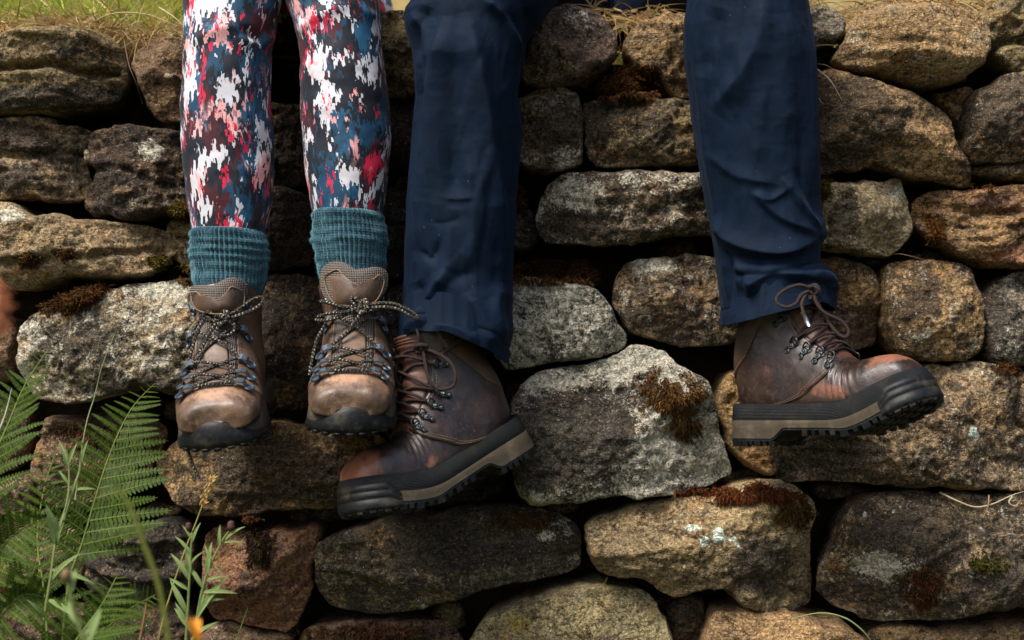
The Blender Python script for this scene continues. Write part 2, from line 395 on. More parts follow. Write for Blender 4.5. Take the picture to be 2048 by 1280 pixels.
# ------------------------------------------------------------------ ground and grass bank
def terrain(x0, x1, y0, y1, nx, ny, fz):
    X, Y = np.meshgrid(np.linspace(x0, x1, nx), np.linspace(y0, y1, ny)); return np.stack([X, Y, fz(X, Y)], -1)
mb = MB()
def gz(X, Y): return .03 * fbm(np.stack([X * 1.5, Y * 1.5, 0 * X], -1), 3, 5)
xs = np.concatenate([[-300, -80, -20, -6], np.linspace(-3, 3, 40), [6, 20, 80, 300]]); ys = np.concatenate([[-300, -80, -20, -6], np.linspace(-3.5, .3, 30)])
X, Y = np.meshgrid(xs, ys); G = np.stack([X, Y, gz(X, Y)], -1)
mb.grid(G, col=np.broadcast_to(np.array([.05, .055, .02]), G.shape).copy())
single('ground', mb, mat_vcol('rough grassy soil', .95, 0, .1, .6, 25), (0, 0, 0), 'rough grassy ground in front of the wall', kind='structure')
def bank_z(X, Y):
    z = .985 + .10 * np.clip(Y - .05, 0, .5) + .42 * np.clip(Y - .45, 0, 4) + .12 * np.clip(Y - 4, 0, 400)
    return z + .02 * fbm(np.stack([X * 5, Y * 5, 0 * X], -1), 3, 9)
mb = MB()
xs = np.concatenate([[-300, -60, -10, -4], np.linspace(-2, 2, 70), [4, 10, 60, 300]]); ys = np.concatenate([np.linspace(.06, 2, 40), [3, 4.5, 8, 30, 300]])
X, Y = np.meshgrid(xs, ys); G = np.stack([X, Y, bank_z(X, Y)], -1)
mb.grid(G, col=np.broadcast_to(np.array([.17, .13, .05]), G.shape).copy())
single('grass_bank', mb, mat_vcol('turf and thatch', .95, 0, .1, .6, 40), (0, 0, 0), 'grassy bank rising behind the top of the wall', kind='structure')

# ------------------------------------------------------------------ the wall, stone by stone
OCH, TAN, BRN, GRY, RED, DRK, PAL, PUR, OLV = ((.27, .175, .080), (.25, .18, .105), (.135, .085, .048), (.22, .19, .14), (.20, .095, .052),
                                             (.075, .06, .045), (.33, .26, .155), (.135, .092, .075), (.19, .145, .065))
wall = Thing('dry_stone_wall', (0, .05, .0), 'dry stone wall of rough lichened sandstone blocks under the grass bank', 'wall')
DM = np.full((400, 640), 9.)                     # front-most stone depth on a 4 px raster (for moss to sit on)
def stone(poly, base, y0=0., bulge=.042, rad=.021, soot=.35, pale=.3, strata=.3, cracks=(), patches=(), seed=0, label=None, detail=1., rough=1.):
    P = np.array(poly, float)
    per = np.linalg.norm(np.roll(P, -1, 0) - P, axis=1).sum()
    n = int(np.clip(per / 5.5 * detail, 40, 300))
    u = np.linspace(0, 1, n * 3, endpoint=False); O = cr(P, u, True)
    L = np.concatenate([[0], np.cumsum(np.linalg.norm(np.roll(O, -1, 0) - O, axis=1))])
    O = np.stack([np.interp(np.linspace(0, L[-1], n, endpoint=False), L, np.append(O[:, k], O[0, k])) for k in (0, 1)], 1)
    c = np.array([O[:, 0].mean(), O[:, 1].mean()])
    dirn = (O - c) / (np.linalg.norm(O - c, axis=1)[:, None] + 1e-9)
    q3 = np.concatenate([O / 55., np.full((n, 1), seed * 3.7)], 1)
    O = O + dirn * (6.5 * fbm(q3, 5, seed, .6) * min(1., per / 500))[:, None]
    ext = O.max(0) - O.min(0)
    s0 = (y0 - CAM_Y) * K / 2048
    sp = max(4.4 / detail, math.sqrt(ext[0] * ext[1] * .9 / 5200))
    gx, gy = np.meshgrid(np.arange(O[:, 0].min(), O[:, 0].max(), sp), np.arange(O[:, 1].min(), O[:, 1].max(), sp * .87)); gx = gx + (np.arange(len(gx)) % 2)[:, None] * sp / 2
    I = np.stack([gx.ravel(), gy.ravel()], 1) + np.random.default_rng(seed).uniform(-.18, .18, (gx.size, 2)) * sp
    A_, B_ = O, np.roll(O, -1, 0)
    cr_ = ((A_[:, 1] > I[:, None, 1]) != (B_[:, 1] > I[:, None, 1])) & (I[:, None, 0] < (B_[:, 0] - A_[:, 0]) * (I[:, None, 1] - A_[:, 1]) / (B_[:, 1] - A_[:, 1] + 1e-12) + A_[:, 0])
    I = I[cr_.sum(1) % 2 == 1]; I = I[poly_dist(I, O) > sp * .8]
    tn = np.roll(O, -1, 0) - np.roll(O, 1, 0); nn = np.stack([-tn[:, 1], tn[:, 0]], 1); nn /= np.linalg.norm(nn, axis=1)[:, None] + 1e-9
    ar = ((A_[:, 0] * B_[:, 1] - B_[:, 0] * A_[:, 1]).sum()); nn = nn if ar > 0 else -nn
    R1 = O + nn * min(1.4, sp * .3)
    Q0 = np.concatenate([O, R1, I])
    ov, _, of, oi, _, _ = delaunay_2d_cdt([Vector(q) for q in Q0], [(k, (k + 1) % n) for k in range(n)], [], 1, 1e-4)
    Q = np.array([tuple(v) for v in ov]); rid = np.full(n, -1)
    for k, l in enumerate(oi):
        for q in l:
            if q < n: rid[q] = k
    tri = np.array(of); e1, e2 = Q[tri[:, 1]] - Q[tri[:, 0]], Q[tri[:, 2]] - Q[tri[:, 0]]
    cw = (e1[:, 0] * e2[:, 1] - e1[:, 1] * e2[:, 0]) < 0
    tri[cw] = tri[cw][:, ::-1]                    # all the same way round in px (y down)
    d = poly_dist(Q, O) * s0; d[rid] = 0
    rr = min(rad, d.max() * .9 + 1e-6)
    e = 1 - np.clip(d / rr, 0, 1); pw = 2.2
    h = bulge * (1 - e ** pw) ** (1 / pw)
    W = at_v(Q[:, 0], Q[:, 1], np.full(len(Q), y0)); x, z = W[:, 0], W[:, 2]
    rs = np.random.default_rng(seed + 1000)
    cW = at(c[0], c[1], y0); cx, cz = cW[0], cW[2]; sx, sz = ext[0] * s0 / 2, ext[1] * s0 / 2
    for _ in range(9):                           # broken facets
        a = rs.uniform(0, 2 * np.pi); tl = rs.uniform(.12, .9)
        pl = bulge * rs.uniform(.62, 1.1) - tl * ((x - cx) * np.cos(a) + (z - cz) * np.sin(a) - .35 * (sx * abs(np.cos(a)) + sz * abs(np.sin(a))))
        k = .0028; m = np.clip(.5 + .5 * (pl - h) / k, 0, 1)
        h = pl * (1 - m) + h * m - k * m * (1 - m)
    h = np.maximum(h, -.03)
    p3 = np.stack([x, z, 0 * x + seed * 1.37], 1)
    fade = np.clip(d / .012, 0, 1) * .75 + .25
    nz = .009 * fbm(p3 * 9, 3, seed) + .0036 * fbm(p3 * 34, 3, seed + 5, .6) + .0030 * fbm(p3 * 120, 3, seed + 8, .65) - .0050 * np.clip(ridged(p3 * 9, 4, seed + 9) - .55, 0, 2) + .0030 * vnoise(np.stack([x * 9, z * 30, 0 * x + seed], 1), seed + 41)
    ss_ = np.stack([x * 4, z * 38 + 1.6 * vnoise(p3 * 8, seed + 3), 0 * x + seed], 1)
    nz = nz + strata * .010 * (np.abs(vnoise(ss_, seed + 21)) - .3) + strata * .006 * fbm(ss_ * 2.3, 2, seed + 22)
    h = h + nz * fade * rough
    cm = 0 * x
    for (pts, dep, wd) in cracks:
        cp = cr(np.array(pts, float), np.linspace(0, 1, 24)); cp = cp + 3 * np.stack([vnoise(np.stack([cp[:, 0] / 14, cp[:, 1] / 14, 0 * cp[:, 0] + seed], 1), 1)] * 2, 1)
        dd = poly_dist(Q, cp, False) * s0
        g_ = np.exp(-(dd / wd) ** 2); h = h - dep * g_; cm = np.maximum(cm, g_)
    Yv = y0 - h
    F = at_v(Q[:, 0], Q[:, 1], Yv); F[:, 0] = x; F[:, 2] = z
    vt = [F]; ring = F[rid]
    for (bk, sh) in ((.018, .985), (.05, .96), (.11, .90), (.16, .75)):
        r2 = ring.copy(); r2[:, 0] = cW[0] + (ring[:, 0] - cW[0]) * sh; r2[:, 2] = cW[2] + (ring[:, 2] - cW[2]) * sh; r2[:, 1] = y0 + bk
        r2 += (.004 * fbm(r2 * 25, 2, seed + 31))[:, None]
        vt.append(r2)
    V = np.concatenate(vt); faces = [tuple(t) for t in tri.tolist()]
    j = np.arange(n); j2 = (j + 1) % n; nF = len(F)
    sk = []; prev = rid
    for r in range(4):
        nx = nF + r * n + j; sk += np.stack([prev, nx, nx[j2], prev[j2]], 1).tolist(); prev = nx
    sk.append(prev.tolist())
    if ar < 0: sk = [f[::-1] for f in sk]
    faces = faces + sk
    px, py = proj(V)
    mask = np.zeros((len(V), 3)); mask[:, 0] = soot; mask[:, 1] = pale
    base = np.array(base); base = base * np.array([1.17, 1.13, 1.06])
    bc = np.tile(base, (len(V), 1))
    for (kd, qx, qy, rx, ry, am) in patches:
        g_ = np.exp(-(((px - qx) / rx) ** 2 + ((py - qy) / ry) ** 2) ** 1.5)
        if kd == 'c': bc = bc * (1 - g_[:, None]) + g_[:, None] * np.array(am)
        else:
            k = 'spw'.index(kd); mask[:, k] += am * g_
            if kd == 's': mask[:, 1] -= .75 * am * g_
    mask = np.clip(mask, 0, 1.3)
    fp = np.concatenate([F[:, 1], np.full(len(V) - len(F), y0 + .05)])
    ix = (px[:len(F)] / 4 + 40).astype(int); iy = (py[:len(F)] / 4 + 20).astype(int)
    ok = (ix >= 0) & (ix < 640) & (iy >= 0) & (iy < 400); np.minimum.at(DM, (iy[ok], ix[ok]), F[ok, 1])
    m = MB(); m.add(V, faces, base=bc, mask=mask)
    return wall.part('stone', m, M_STONE, label=label)
def E(x, y, rx, ry, n=10, j=.1, seed=1):
    r = random.Random(seed); return [(x + rx * math.copysign(abs(math.cos(a)) ** .7, math.cos(a)) * (1 + r.uniform(-j, j)), y + ry * math.copysign(abs(math.sin(a)) ** .7, math.sin(a)) * (1 + r.uniform(-j, j))) for a in [2 * math.pi * k / n for k in range(n)]]
ST = [
 dict(poly=[(-60,80),(0,74),(60,62),(140,59),(200,68),(240,95),(257,130),(252,170),(228,205),(180,218),(100,230),(0,234),(-60,230)], base=OLV, y0=-.02, bulge=.06, soot=.28, pale=.25, strata=.8, cracks=[([(-60,152),(40,148),(120,140),(180,150),(235,150)],.022,.005)], patches=[('s',120,195,160,26,.45),('c',60,105,120,30,(.30,.215,.11))]),
 dict(poly=[(262,108),(290,88),(340,78),(380,84),(410,120),(412,205),(385,242),(330,242),(302,226),(288,190),(272,150)], base=BRN, y0=.02, soot=.2, pale=.15, strata=.1),
 dict(poly=[(420,60),(480,30),(530,40),(540,120),(530,200),(470,210),(425,180)], base=BRN, y0=.08, soot=.6, pale=.1),
 dict(poly=[(490,225),(555,210),(610,216),(645,290),(615,368),(560,376),(500,350),(470,290)], base=BRN, y0=.045, soot=.45, pale=.15),
 dict(poly=[(738,60),(770,25),(815,30),(850,80),(852,160),(820,192),(770,194),(738,150)], base=OLV, y0=.01, soot=.35, pale=.2),
 dict(poly=[(690,215),(770,196),(850,198),(875,260),(865,330),(800,345),(720,342),(680,290)], base=BRN, y0=.04, soot=.55, pale=.15),
 dict(poly=[(460,400),(540,378),(612,384),(640,440),(632,525),(585,545),(520,546),(462,510)], base=BRN, y0=.03, soot=.65, pale=.2, patches=[('c',612,520,30,22,(.3,.15,.05))]),
 dict(poly=[(690,400),(770,376),(850,380),(872,450),(850,540),(785,560),(710,545),(680,470)], base=DRK, y0=.05, soot=.6, pale=.2),
 dict(poly=[(1045,110),(1066,55),(1085,28),(1115,14),(1160,12),(1200,34),(1228,70),(1233,110),(1215,142),(1170,160),(1110,180),(1062,176),(1040,150)], base=PUR, y0=-.02, bulge=.055, rad=.045, soot=.3, pale=.2, strata=.4, patches=[('p',1160,40,40,30,.25),('c',1100,150,60,30,(.2,.14,.08))]),
 dict(poly=[(1242,85),(1270,52),(1318,30),(1345,26),(1390,40),(1412,90),(1415,170),(1370,196),(1335,190),(1312,162),(1272,142),(1246,112)], base=OCH, y0=.0, bulge=.05, soot=.3, pale=.2),
 dict(poly=[(1020,205),(1068,181),(1110,177),(1150,190),(1163,222),(1166,290),(1158,330),(1110,346),(1055,342),(1015,315),(1005,250)], base=TAN, y0=-.01, soot=.4, pale=.35, patches=[('s',1110,265,60,35,.3),('p',1140,310,40,30,.25)]),
 dict(poly=[(1168,222),(1186,201),(1260,195),(1330,197),(1400,203),(1440,240),(1442,318),(1390,336),(1300,335),(1215,336),(1182,326),(1168,280)], base=OLV, y0=-.01, soot=.42, pale=.2, patches=[('s',1195,240,30,40,.4),('c',1310,240,50,26,(.36,.23,.09)),('s',1330,260,18,20,.5),('c',1220,310,40,20,(.36,.22,.09))]),
 dict(poly=[(1073,440),(1085,395),(1105,360),(1135,346),(1200,342),(1300,343),(1410,345),(1480,365),(1490,430),(1450,470),(1380,472),(1320,480),(1250,488),(1150,487),(1090,478)], base=TAN, y0=-.02, bulge=.055, soot=.5, pale=.45, strata=.6, cracks=[([(1300,430),(1350,405),(1420,395)],.010,.006)], patches=[('p',1150,385,50,30,.3),('s',1150,450,60,25,.4),('c',1380,440,80,26,(.3,.19,.08))]),
 dict(poly=[(1000,450),(1030,425),(1062,420),(1078,450),(1072,490),(1040,505),(1005,500)], base=GRY, y0=.05, soot=.5, pale=.3),
 dict(poly=[(985,600),(1005,565),(1050,553),(1110,560),(1178,572),(1210,600),(1232,640),(1250,676),(1240,700),(1170,716),(1100,722),(1050,736),(1005,735),(980,680)], base=GRY, y0=-.02, bulge=.055, soot=.55, pale=.6, strata=.2),
 dict(poly=[(1228,580),(1245,532),(1280,516),(1340,514),(1440,520),(1490,560),(1496,640),(1460,692),(1380,693),(1320,686),(1262,664),(1236,628)], base=TAN, y0=-.01, bulge=.05, soot=.45, pale=.38, patches=[('p',1300,530,40,16,.35),('c',1380,600,50,50,(.26,.15,.07))]),
 dict(poly=[(1580,50),(1610,25),(1650,18),(1682,38),(1690,62),(1678,84),(1640,98),(1590,95)], base=GRY, y0=.0, soot=.35, pale=.4),
 dict(poly=[(1590,105),(1640,98),(1672,105),(1668,132),(1630,140),(1588,138)], base=DRK, y0=.06, soot=.6, pale=.1),
 dict(poly=[(1672,118),(1690,80),(1712,40),(1750,13),(1790,7),(1850,10),(1900,18),(1950,36),(1970,70),(1966,112),(1945,150),(1900,170),(1820,173),(1755,160),(1700,146)], base=OCH, y0=-.03, bulge=.06, rad=.05, soot=.2, pale=.35, strata=.5, rough=.7),
 dict(poly=[(1952,50),(1965,22),(2000,6),(2060,-5),(2110,0),(2120,80),(2110,150),(2040,152),(1995,130),(1972,90)], base=OLV, y0=-.01, soot=.3, pale=.3, strata=.7, cracks=[([(1960,110),(2010,90),(2100,75)],.02,.006)]),
 dict(poly=[(1580,200),(1600,155),(1640,143),(1700,150),(1760,174),(1820,195),(1880,225),(1900,258),(1906,288),(1926,322),(1936,360),(1928,379),(1870,366),(1800,355),(1740,340),(1680,346),(1630,350),(1585,320)], base=OCH, y0=-.02, bulge=.06, soot=.38, pale=.2, patches=[('s',1710,230,70,55,.55),('s',1660,300,45,40,.6),('s',1660,200,50,40,.4)]),
 dict(poly=[(1862,190),(1900,182),(1938,176),(1946,215),(1930,258),(1908,240),(1880,212)], base=OCH, y0=.03, bulge=.03, rad=.02, soot=.25, pale=.2, rough=1.6),
 dict(poly=[(1926,292),(1934,230),(1950,185),(1975,160),(2020,150),(2100,148),(2130,200),(2120,300),(2060,318),(1990,325),(1945,322)], base=TAN, y0=-.02, bulge=.055, soot=.45, pale=.35, patches=[('s',2010,230,45,55,.4),('c',1960,280,30,40,(.29,.19,.08))]),
 dict(poly=[(1945,335),(1990,328),(2060,322),(2120,320),(2125,365),(2060,368),(1990,362),(1950,352)], base=OLV, y0=.0, bulge=.03, soot=.35, pale=.2, strata=.6),
 dict(poly=[(1592,430),(1610,385),(1645,368),(1700,362),(1760,362),(1790,356),(1810,370),(1816,420),(1823,460),(1800,492),(1770,511),(1700,506),(1640,499),(1600,480)], base=PAL, y0=-.01, bulge=.05, soot=.3, pale=.3, patches=[('s',1700,420,22,50,.35),('s',1668,440,15,35,.3),('p',1795,385,15,15,.5)]),
 dict(poly=[(1822,440),(1840,402),(1880,382),(1950,377),(2020,370),(2110,372),(2130,450),(2110,540),(2040,541),(1950,530),(1890,506),(1848,472)], base=(.24,.135,.06), y0=-.01, bulge=.05, soot=.3, pale=.15, strata=1., patches=[('c',2000,405,60,22,(.15,.075,.055)),('c',1930,470,90,40,(.27,.165,.07)),('c',2020,510,50,25,(.22,.09,.045))], cracks=[([(1900,425),(1960,430),(2060,428)],.010,.004),([(1880,455),(1960,462),(2050,455)],.007,.003)]),
 dict(poly=[(1590,560),(1610,525),(1650,512),(1700,520),(1748,540),(1762,600),(1752,680),(1705,702),(1640,690),(1600,650)], base=BRN, y0=.02, soot=.3, pale=.3, patches=[('c',1720,580,40,40,(.22,.13,.05))]),
 dict(poly=[(1766,580),(1775,530),(1830,522),(1900,527),(1936,542),(1956,600),(1957,680),(1940,716),(1880,726),(1820,720),(1780,702),(1768,640)], base=OCH, y0=-.01, bulge=.05, soot=.4, pale=.35, patches=[('c',1850,545,70,18,(.34,.19,.07)),('s',1840,610,35,30,.35)]),
 dict(poly=[(1957,600),(1975,565),(2010,553),(2060,545),(2120,545),(2130,640),(2110,722),(2040,736),(1975,726),(1957,680)], base=GRY, y0=.0, soot=.42, pale=.4, patches=[('s',1980,640,30,50,.4)]),
 dict(poly=[(1428,790),(1440,755),(1470,735),(1540,738),(1572,800),(1566,900),(1545,940),(1505,945),(1468,920),(1445,860)], base=OCH, y0=.01, bulge=.05, soot=.25, pale=.2, patches=[('c',1520,910,40,40,(.34,.18,.055)),('s',1555,900,14,40,.5)]),
 dict(poly=[(1560,960),(1568,880),(1585,800),(1640,770),(1760,745),(1860,733),(1940,720),(2000,724),(2020,752),(2060,775),(2130,780),(2130,900),(2120,985),(2048,982),(1960,978),(1850,975),(1700,962),(1620,962)], base=TAN, y0=-.02, bulge=.06, soot=.42, pale=.32, patches=[('s',1680,910,80,30,.3),('c',1900,830,90,60,(.30,.19,.085)),('w',1947,868,16,22,.9),('w',1905,912,6,8,.7),('c',1960,740,50,16,(.34,.26,.15))], cracks=[([(2030,770),(2020,830),(2048,860)],.012,.005)]),
 dict(poly=[(2018,762),(2040,742),(2080,735),(2130,740),(2130,775),(2070,775)], base=OCH, y0=.0, bulge=.03, soot=.3, pale=.2),
 dict(poly=[(1638,1160),(1648,1105),(1680,1042),(1712,1003),(1760,987),(1900,984),(2048,985),(2120,990),(2140,1100),(2120,1220),(2048,1216),(1950,1226),(1850,1241),(1740,1241),(1672,1217),(1642,1190)], base=TAN, y0=-.03, bulge=.06, rad=.04, soot=.45, pale=.36, patches=[('s',1830,1060,110,35,.4),('p',1760,1130,70,30,.3),('c',1690,1060,40,70,(.29,.185,.08)),('w',1730,1030,8,10,.8),('w',1788,1022,12,10,.7),('c',1960,1020,90,30,(.22,.16,.08)),('s',2030,1150,40,50,.4)]),
 dict(poly=[(1168,1062),(1180,1036),(1230,1020),(1290,1006),(1400,990),(1480,966),(1560,960),(1610,985),(1633,1020),(1619,1080),(1626,1150),(1633,1200),(1616,1222),(1560,1230),(1485,1213),(1450,1182),(1400,1180),(1340,1191),(1300,1166),(1275,1151),(1235,1152),(1192,1135)], base=(.27,.20,.105), y0=-.03, bulge=.06, soot=.3, pale=.3, patches=[('w',1385,1055,26,12,.9),('w',1408,1084,14,14,1.),('w',1437,1070,14,24,1.1),('w',1465,1078,18,10,.8),('w',1476,1092,8,8,.8),('s',1520,1130,70,50,.3),('c',1570,1200,60,22,(.34,.26,.13))], cracks=[([(1450,1180),(1500,1150),(1530,1190)],.012,.008)], label='tan stone with pale green white lichen flecks'),
 dict(poly=[(1012,880),(1018,820),(1034,785),(1062,750),(1120,731),(1200,720),(1240,702),(1285,690),(1340,710),(1382,740),(1420,772),(1436,820),(1446,880),(1463,940),(1440,960),(1360,984),(1280,990),(1200,995),(1120,1005),(1055,1002),(1030,960)], base=GRY, y0=-.03, bulge=.065, soot=.45, pale=.55, strata=.5, patches=[('s',1150,870,120,85,.55),('s',1080,950,60,30,.45),('p',1270,720,60,25,.6),('p',1090,760,40,20,.3),('p',1360,900,80,60,.35),('c',1320,850,60,60,(.27,.2,.09)),('c',1200,985,160,14,(.25,.21,.11))], label='largest grey stone, black lichen on its left half and shaggy brown moss on its right'),
 dict(poly=[(628,1130),(638,1085),(690,1061),(780,1040),(850,1030),(1000,1012),(1100,1020),(1150,1050),(1166,1082),(1160,1130),(1100,1154),(1000,1166),(900,1200),(800,1225),(720,1231),(652,1216),(632,1175)], base=(.21,.165,.09), y0=-.03, bulge=.06, soot=.5, pale=.3, strata=.4, patches=[('s',930,1090,140,40,.35),('p',1100,1060,50,30,.3)]),
 dict(poly=[(406,1150),(412,1092),(432,1061),(500,1056),(570,1056),(636,1050),(642,1092),(622,1140),(620,1200),(590,1250),(560,1266),(480,1250),(422,1232)], base=RED, y0=-.01, bulge=.045, rad=.025, soot=.18, pale=.1, strata=.3, patches=[('c',520,1090,60,30,(.25,.14,.085)),('s',500,1160,30,40,.25)], label='reddish brown stone behind the narrow leaved weed'),
 dict(poly=[(935,1290),(975,1232),(1050,1200),(1140,1173),(1220,1171),(1290,1181),(1322,1222),(1346,1285),(1350,1350),(1150,1370),(930,1350)], base=(.26,.22,.115), y0=-.03, bulge=.05, soot=.25, pale=.3, patches=[('c',1035,1250,25,20,(.36,.26,.05))], rough=.7),
 dict(poly=[(1398,1290),(1418,1228),(1450,1216),(1560,1222),(1640,1236),(1690,1248),(1732,1285),(1740,1350),(1550,1370),(1390,1350)], base=(.32,.20,.095), y0=-.03, bulge=.05, soot=.15, pale=.25, rough=.7),
 dict(poly=[(1325,1205),(1390,1188),(1412,1225),(1398,1300),(1350,1300)], base=BRN, y0=.04, soot=.4, pale=.15),
 dict(poly=[(1738,1268),(1800,1250),(1900,1252),(2048,1242),(2120,1245),(2130,1350),(1900,1370),(1730,1350)], base=OCH, y0=-.01, soot=.35, pale=.3),
 dict(poly=[(598,1280),(630,1248),(720,1238),(850,1238),(912,1255),(920,1350),(760,1370),(590,1350)], base=BRN, y0=.0, soot=.35, pale=.15),
 dict(poly=[(395,1275),(450,1243),(520,1262),(585,1275),(590,1350),(480,1365),(390,1350)], base=BRN, y0=.0, soot=.3, pale=.3),
 dict(poly=[(-60,245),(0,238),(60,236),(108,240),(114,250),(150,252),(172,266),(170,300),(178,332),(174,385),(140,404),(60,402),(-60,380)], base=TAN, y0=-.01, bulge=.05, soot=.4, pale=.32, strata=.5, cracks=[([(-60,318),(20,316),(80,318),(120,308),(170,312)],.018,.005)], patches=[('s',30,270,60,25,.5),('s',20,360,50,25,.3)]),
 dict(poly=[(186,290),(200,260),(240,249),(300,256),(360,263),(412,282),(422,380),(400,430),(340,428),(280,440),(220,435),(180,425),(172,400),(195,360),(190,322)], base=BRN, y0=-.01, bulge=.05, soot=.5, pale=.28, cracks=[([(190,345),(260,345),(330,372),(400,375)],.010,.006)], patches=[('p',300,300,30,22,.4),('c',240,410,60,20,(.27,.2,.12))]),
 dict(poly=[(-60,412),(0,403),(40,410),(76,431),(150,437),(230,445),(328,460),(346,482),(336,520),(310,550),(230,560),(140,562),(60,580),(0,577),(-60,570)], base=(.24,.175,.095), y0=-.02, bulge=.055, soot=.3, pale=.3, strata=.4, cracks=[([(0,530),(70,528),(140,520),(240,512),(320,500)],.010,.005)], patches=[('p',20,430,30,20,.4)]),
 dict(poly=[(340,500),(343,450),(380,430),(430,440),(440,520),(405,542),(362,532)], base=OLV, y0=.01, bulge=.04, soot=.3, pale=.3, cracks=[([(340,478),(400,474)],.012,.004)]),
 dict(poly=[(46,720),(50,660),(72,632),(110,612),(170,590),(230,576),(300,564),(370,556),(430,562),(470,620),(470,740),(430,790),(370,792),(300,780),(230,790),(160,808),(90,800),(56,764)], base=(.30,.24,.145), y0=-.03, bulge=.06, soot=.4, pale=.48, strata=.2, patches=[('s',180,690,70,40,.25),('s',300,770,80,20,.3),('p',330,580,40,18,.4)]),
 dict(poly=[(485,620),(520,565),(570,550),(640,556),(705,600),(712,760),(650,812),(560,818),(500,790),(480,700)], base=BRN, y0=.02, bulge=.04, soot=.5, pale=.2, patches=[('c',590,600,40,40,(.2,.145,.065))]),
 dict(poly=[(-60,640),(0,640),(32,650),(46,690),(42,745),(15,765),(-60,770)], base=BRN, y0=.02, soot=.3, pale=.2),
 dict(poly=[(68,940),(80,880),(105,835),(160,832),(250,826),(302,842),(326,872),(312,920),(290,960),(230,1000),(120,1012),(70,985)], base=(.16,.10,.06), y0=.01, bulge=.045, soot=.2, pale=.3, rough=1.3),
 dict(poly=[(-60,800),(0,795),(50,820),(62,870),(48,930),(0,950),(-60,950)], base=BRN, y0=.03, soot=.3, pale=.2),
 dict(poly=[(-60,968),(0,962),(56,945),(72,990),(60,1025),(0,1035),(-60,1040)], base=TAN, y0=.0, soot=.3, pale=.3),
 dict(poly=[(317,940),(330,900),(380,868),(450,850),(540,838),(620,846),(700,850),(770,880),(800,940),(770,990),(720,1002),(640,1015),(560,1021),(480,1029),(390,1026),(345,992)], base=OCH, y0=-.02, bulge=.06, soot=.42, pale=.15, patches=[('s',520,930,90,60,.4),('s',660,960,80,40,.3),('c',370,920,40,40,(.31,.2,.09))]),
 dict(poly=[(-60,1055),(0,1046),(80,1036),(150,1060),(168,1110),(150,1160),(60,1182),(-60,1180)], base=OLV, y0=.0, soot=.3, pale=.3),
 dict(poly=[(168,1120),(200,1062),(280,1042),(370,1050),(398,1110),(388,1160),(330,1190),(210,1196),(172,1165)], base=(.11,.09,.065), y0=.01, bulge=.04, soot=.5, pale=.25, strata=1.),
 dict(poly=[(-60,1192),(60,1190),(130,1202),(196,1212),(205,1280),(200,1350),(60,1370),(-60,1350)], base=BRN, y0=.01, soot=.4, pale=.2),
 dict(poly=[(214,1222),(310,1203),(385,1215),(392,1280),(385,1350),(300,1360),(212,1350)], base=BRN, y0=.02, soot=.4, pale=.2),
 # stones the legs cover
 dict(poly=[(865,60),(920,35),(1000,35),(1030,80),(1032,160),(1000,190),(900,195),(865,150)], base=BRN, y0=.02, detail=.6),
 dict(poly=[(880,215),(940,200),(990,205),(1000,270),(990,335),(930,345),(885,330)], base=TAN, y0=.02, detail=.6),
 dict(poly=[(880,380),(950,360),(1000,370),(995,440),(990,520),(930,545),(880,530)], base=BRN, y0=.02, detail=.6),
 dict(poly=[(740,600),(800,570),(900,560),(970,575),(975,660),(960,730),(860,745),(760,735),(735,660)], base=DRK, y0=.045, soot=.5, detail=.7),
 dict(poly=[(770,780),(830,752),(930,750),(1005,755),(1010,850),(1005,920),(1000,985),(900,1010),(810,1000),(810,900)], base=DRK, y0=.045, soot=.5, detail=.7),
 dict(poly=[(1428,60),(1480,20),(1560,25),(1575,90),(1570,160),(1500,190),(1430,180)], base=TAN, y0=.02, detail=.6),
 dict(poly=[(1455,220),(1520,200),(1572,210),(1570,290),(1560,340),(1500,345),(1455,330)], base=TAN, y0=.02, detail=.6),
 dict(poly=[(1500,375),(1550,360),(1585,380),(1585,450),(1575,500),(1520,505),(1498,460)], base=BRN, y0=.03, detail=.6),
 dict(poly=[(1508,560),(1550,520),(1585,540),(1588,640),(1570,715),(1520,722),(1505,660)], base=BRN, y0=.04, detail=.6),
 dict(poly=[(430,225),(470,222),(468,300),(480,360),(440,372),(428,300)], base=BRN, y0=.05, detail=.6),
 # pebbles lodged in the joints
 dict(poly=E(178,311,8,13,8,.05,3), base=(.38,.33,.24), y0=-.02, bulge=.012, rad=.01, soot=.05, pale=.2, rough=.2, strata=0, label='small pale pebble in the joint between two stones'),
 dict(poly=E(341,153,10,7,8,.05,4), base=(.36,.31,.22), y0=-.03, bulge=.012, rad=.01, soot=.05, pale=.2, rough=.2, strata=0),
 dict(poly=E(1722,1182,4,4,6,.05,4), base=(.4,.36,.28), y0=-.02, bulge=.01, rad=.01, soot=.05, pale=.2, rough=.2, strata=0),
 dict(poly=E(1215,175,26,14,8,.1,9), base=BRN, y0=.05, soot=.4, detail=.8),
 dict(poly=E(1842,520,26,16,8,.1,5), base=DRK, y0=.05, soot=.4, detail=.8),
 dict(poly=E(1662,978,40,18,8,.1,6), base=DRK, y0=.07, soot=.4, detail=.8),
 dict(poly=E(360,600,30,22,8,.1,7), base=DRK, y0=.06, soot=.4, detail=.8),
]
for i, d in enumerate(ST): stone(seed=i + 1, **d)
sd_ = 200
for (xa, xb, ya, yb) in ((-560, -68, -10, 1360), (2140, 2640, -10, 1360), (-560, 2640, 1375, 1620)):   # courses that go on outside the picture
    y = ya
    while y < yb - 60:
        hgt = random.uniform(130, 200); x = xa
        while x < xb - 60:
            wd = min(random.uniform(170, 330), xb - x)
            stone(E(x + wd / 2, y + hgt / 2, wd / 2 - 5, hgt / 2 - 5, 10, .06, sd_), random.choice([OCH, TAN, BRN, GRY, OLV]), random.uniform(-.02, .02), seed=sd_, detail=.5)
            sd_ += 1; x += wd
        y += hgt
rs = np.random.default_rng(77)                   # small pinning stones wedged in the joints
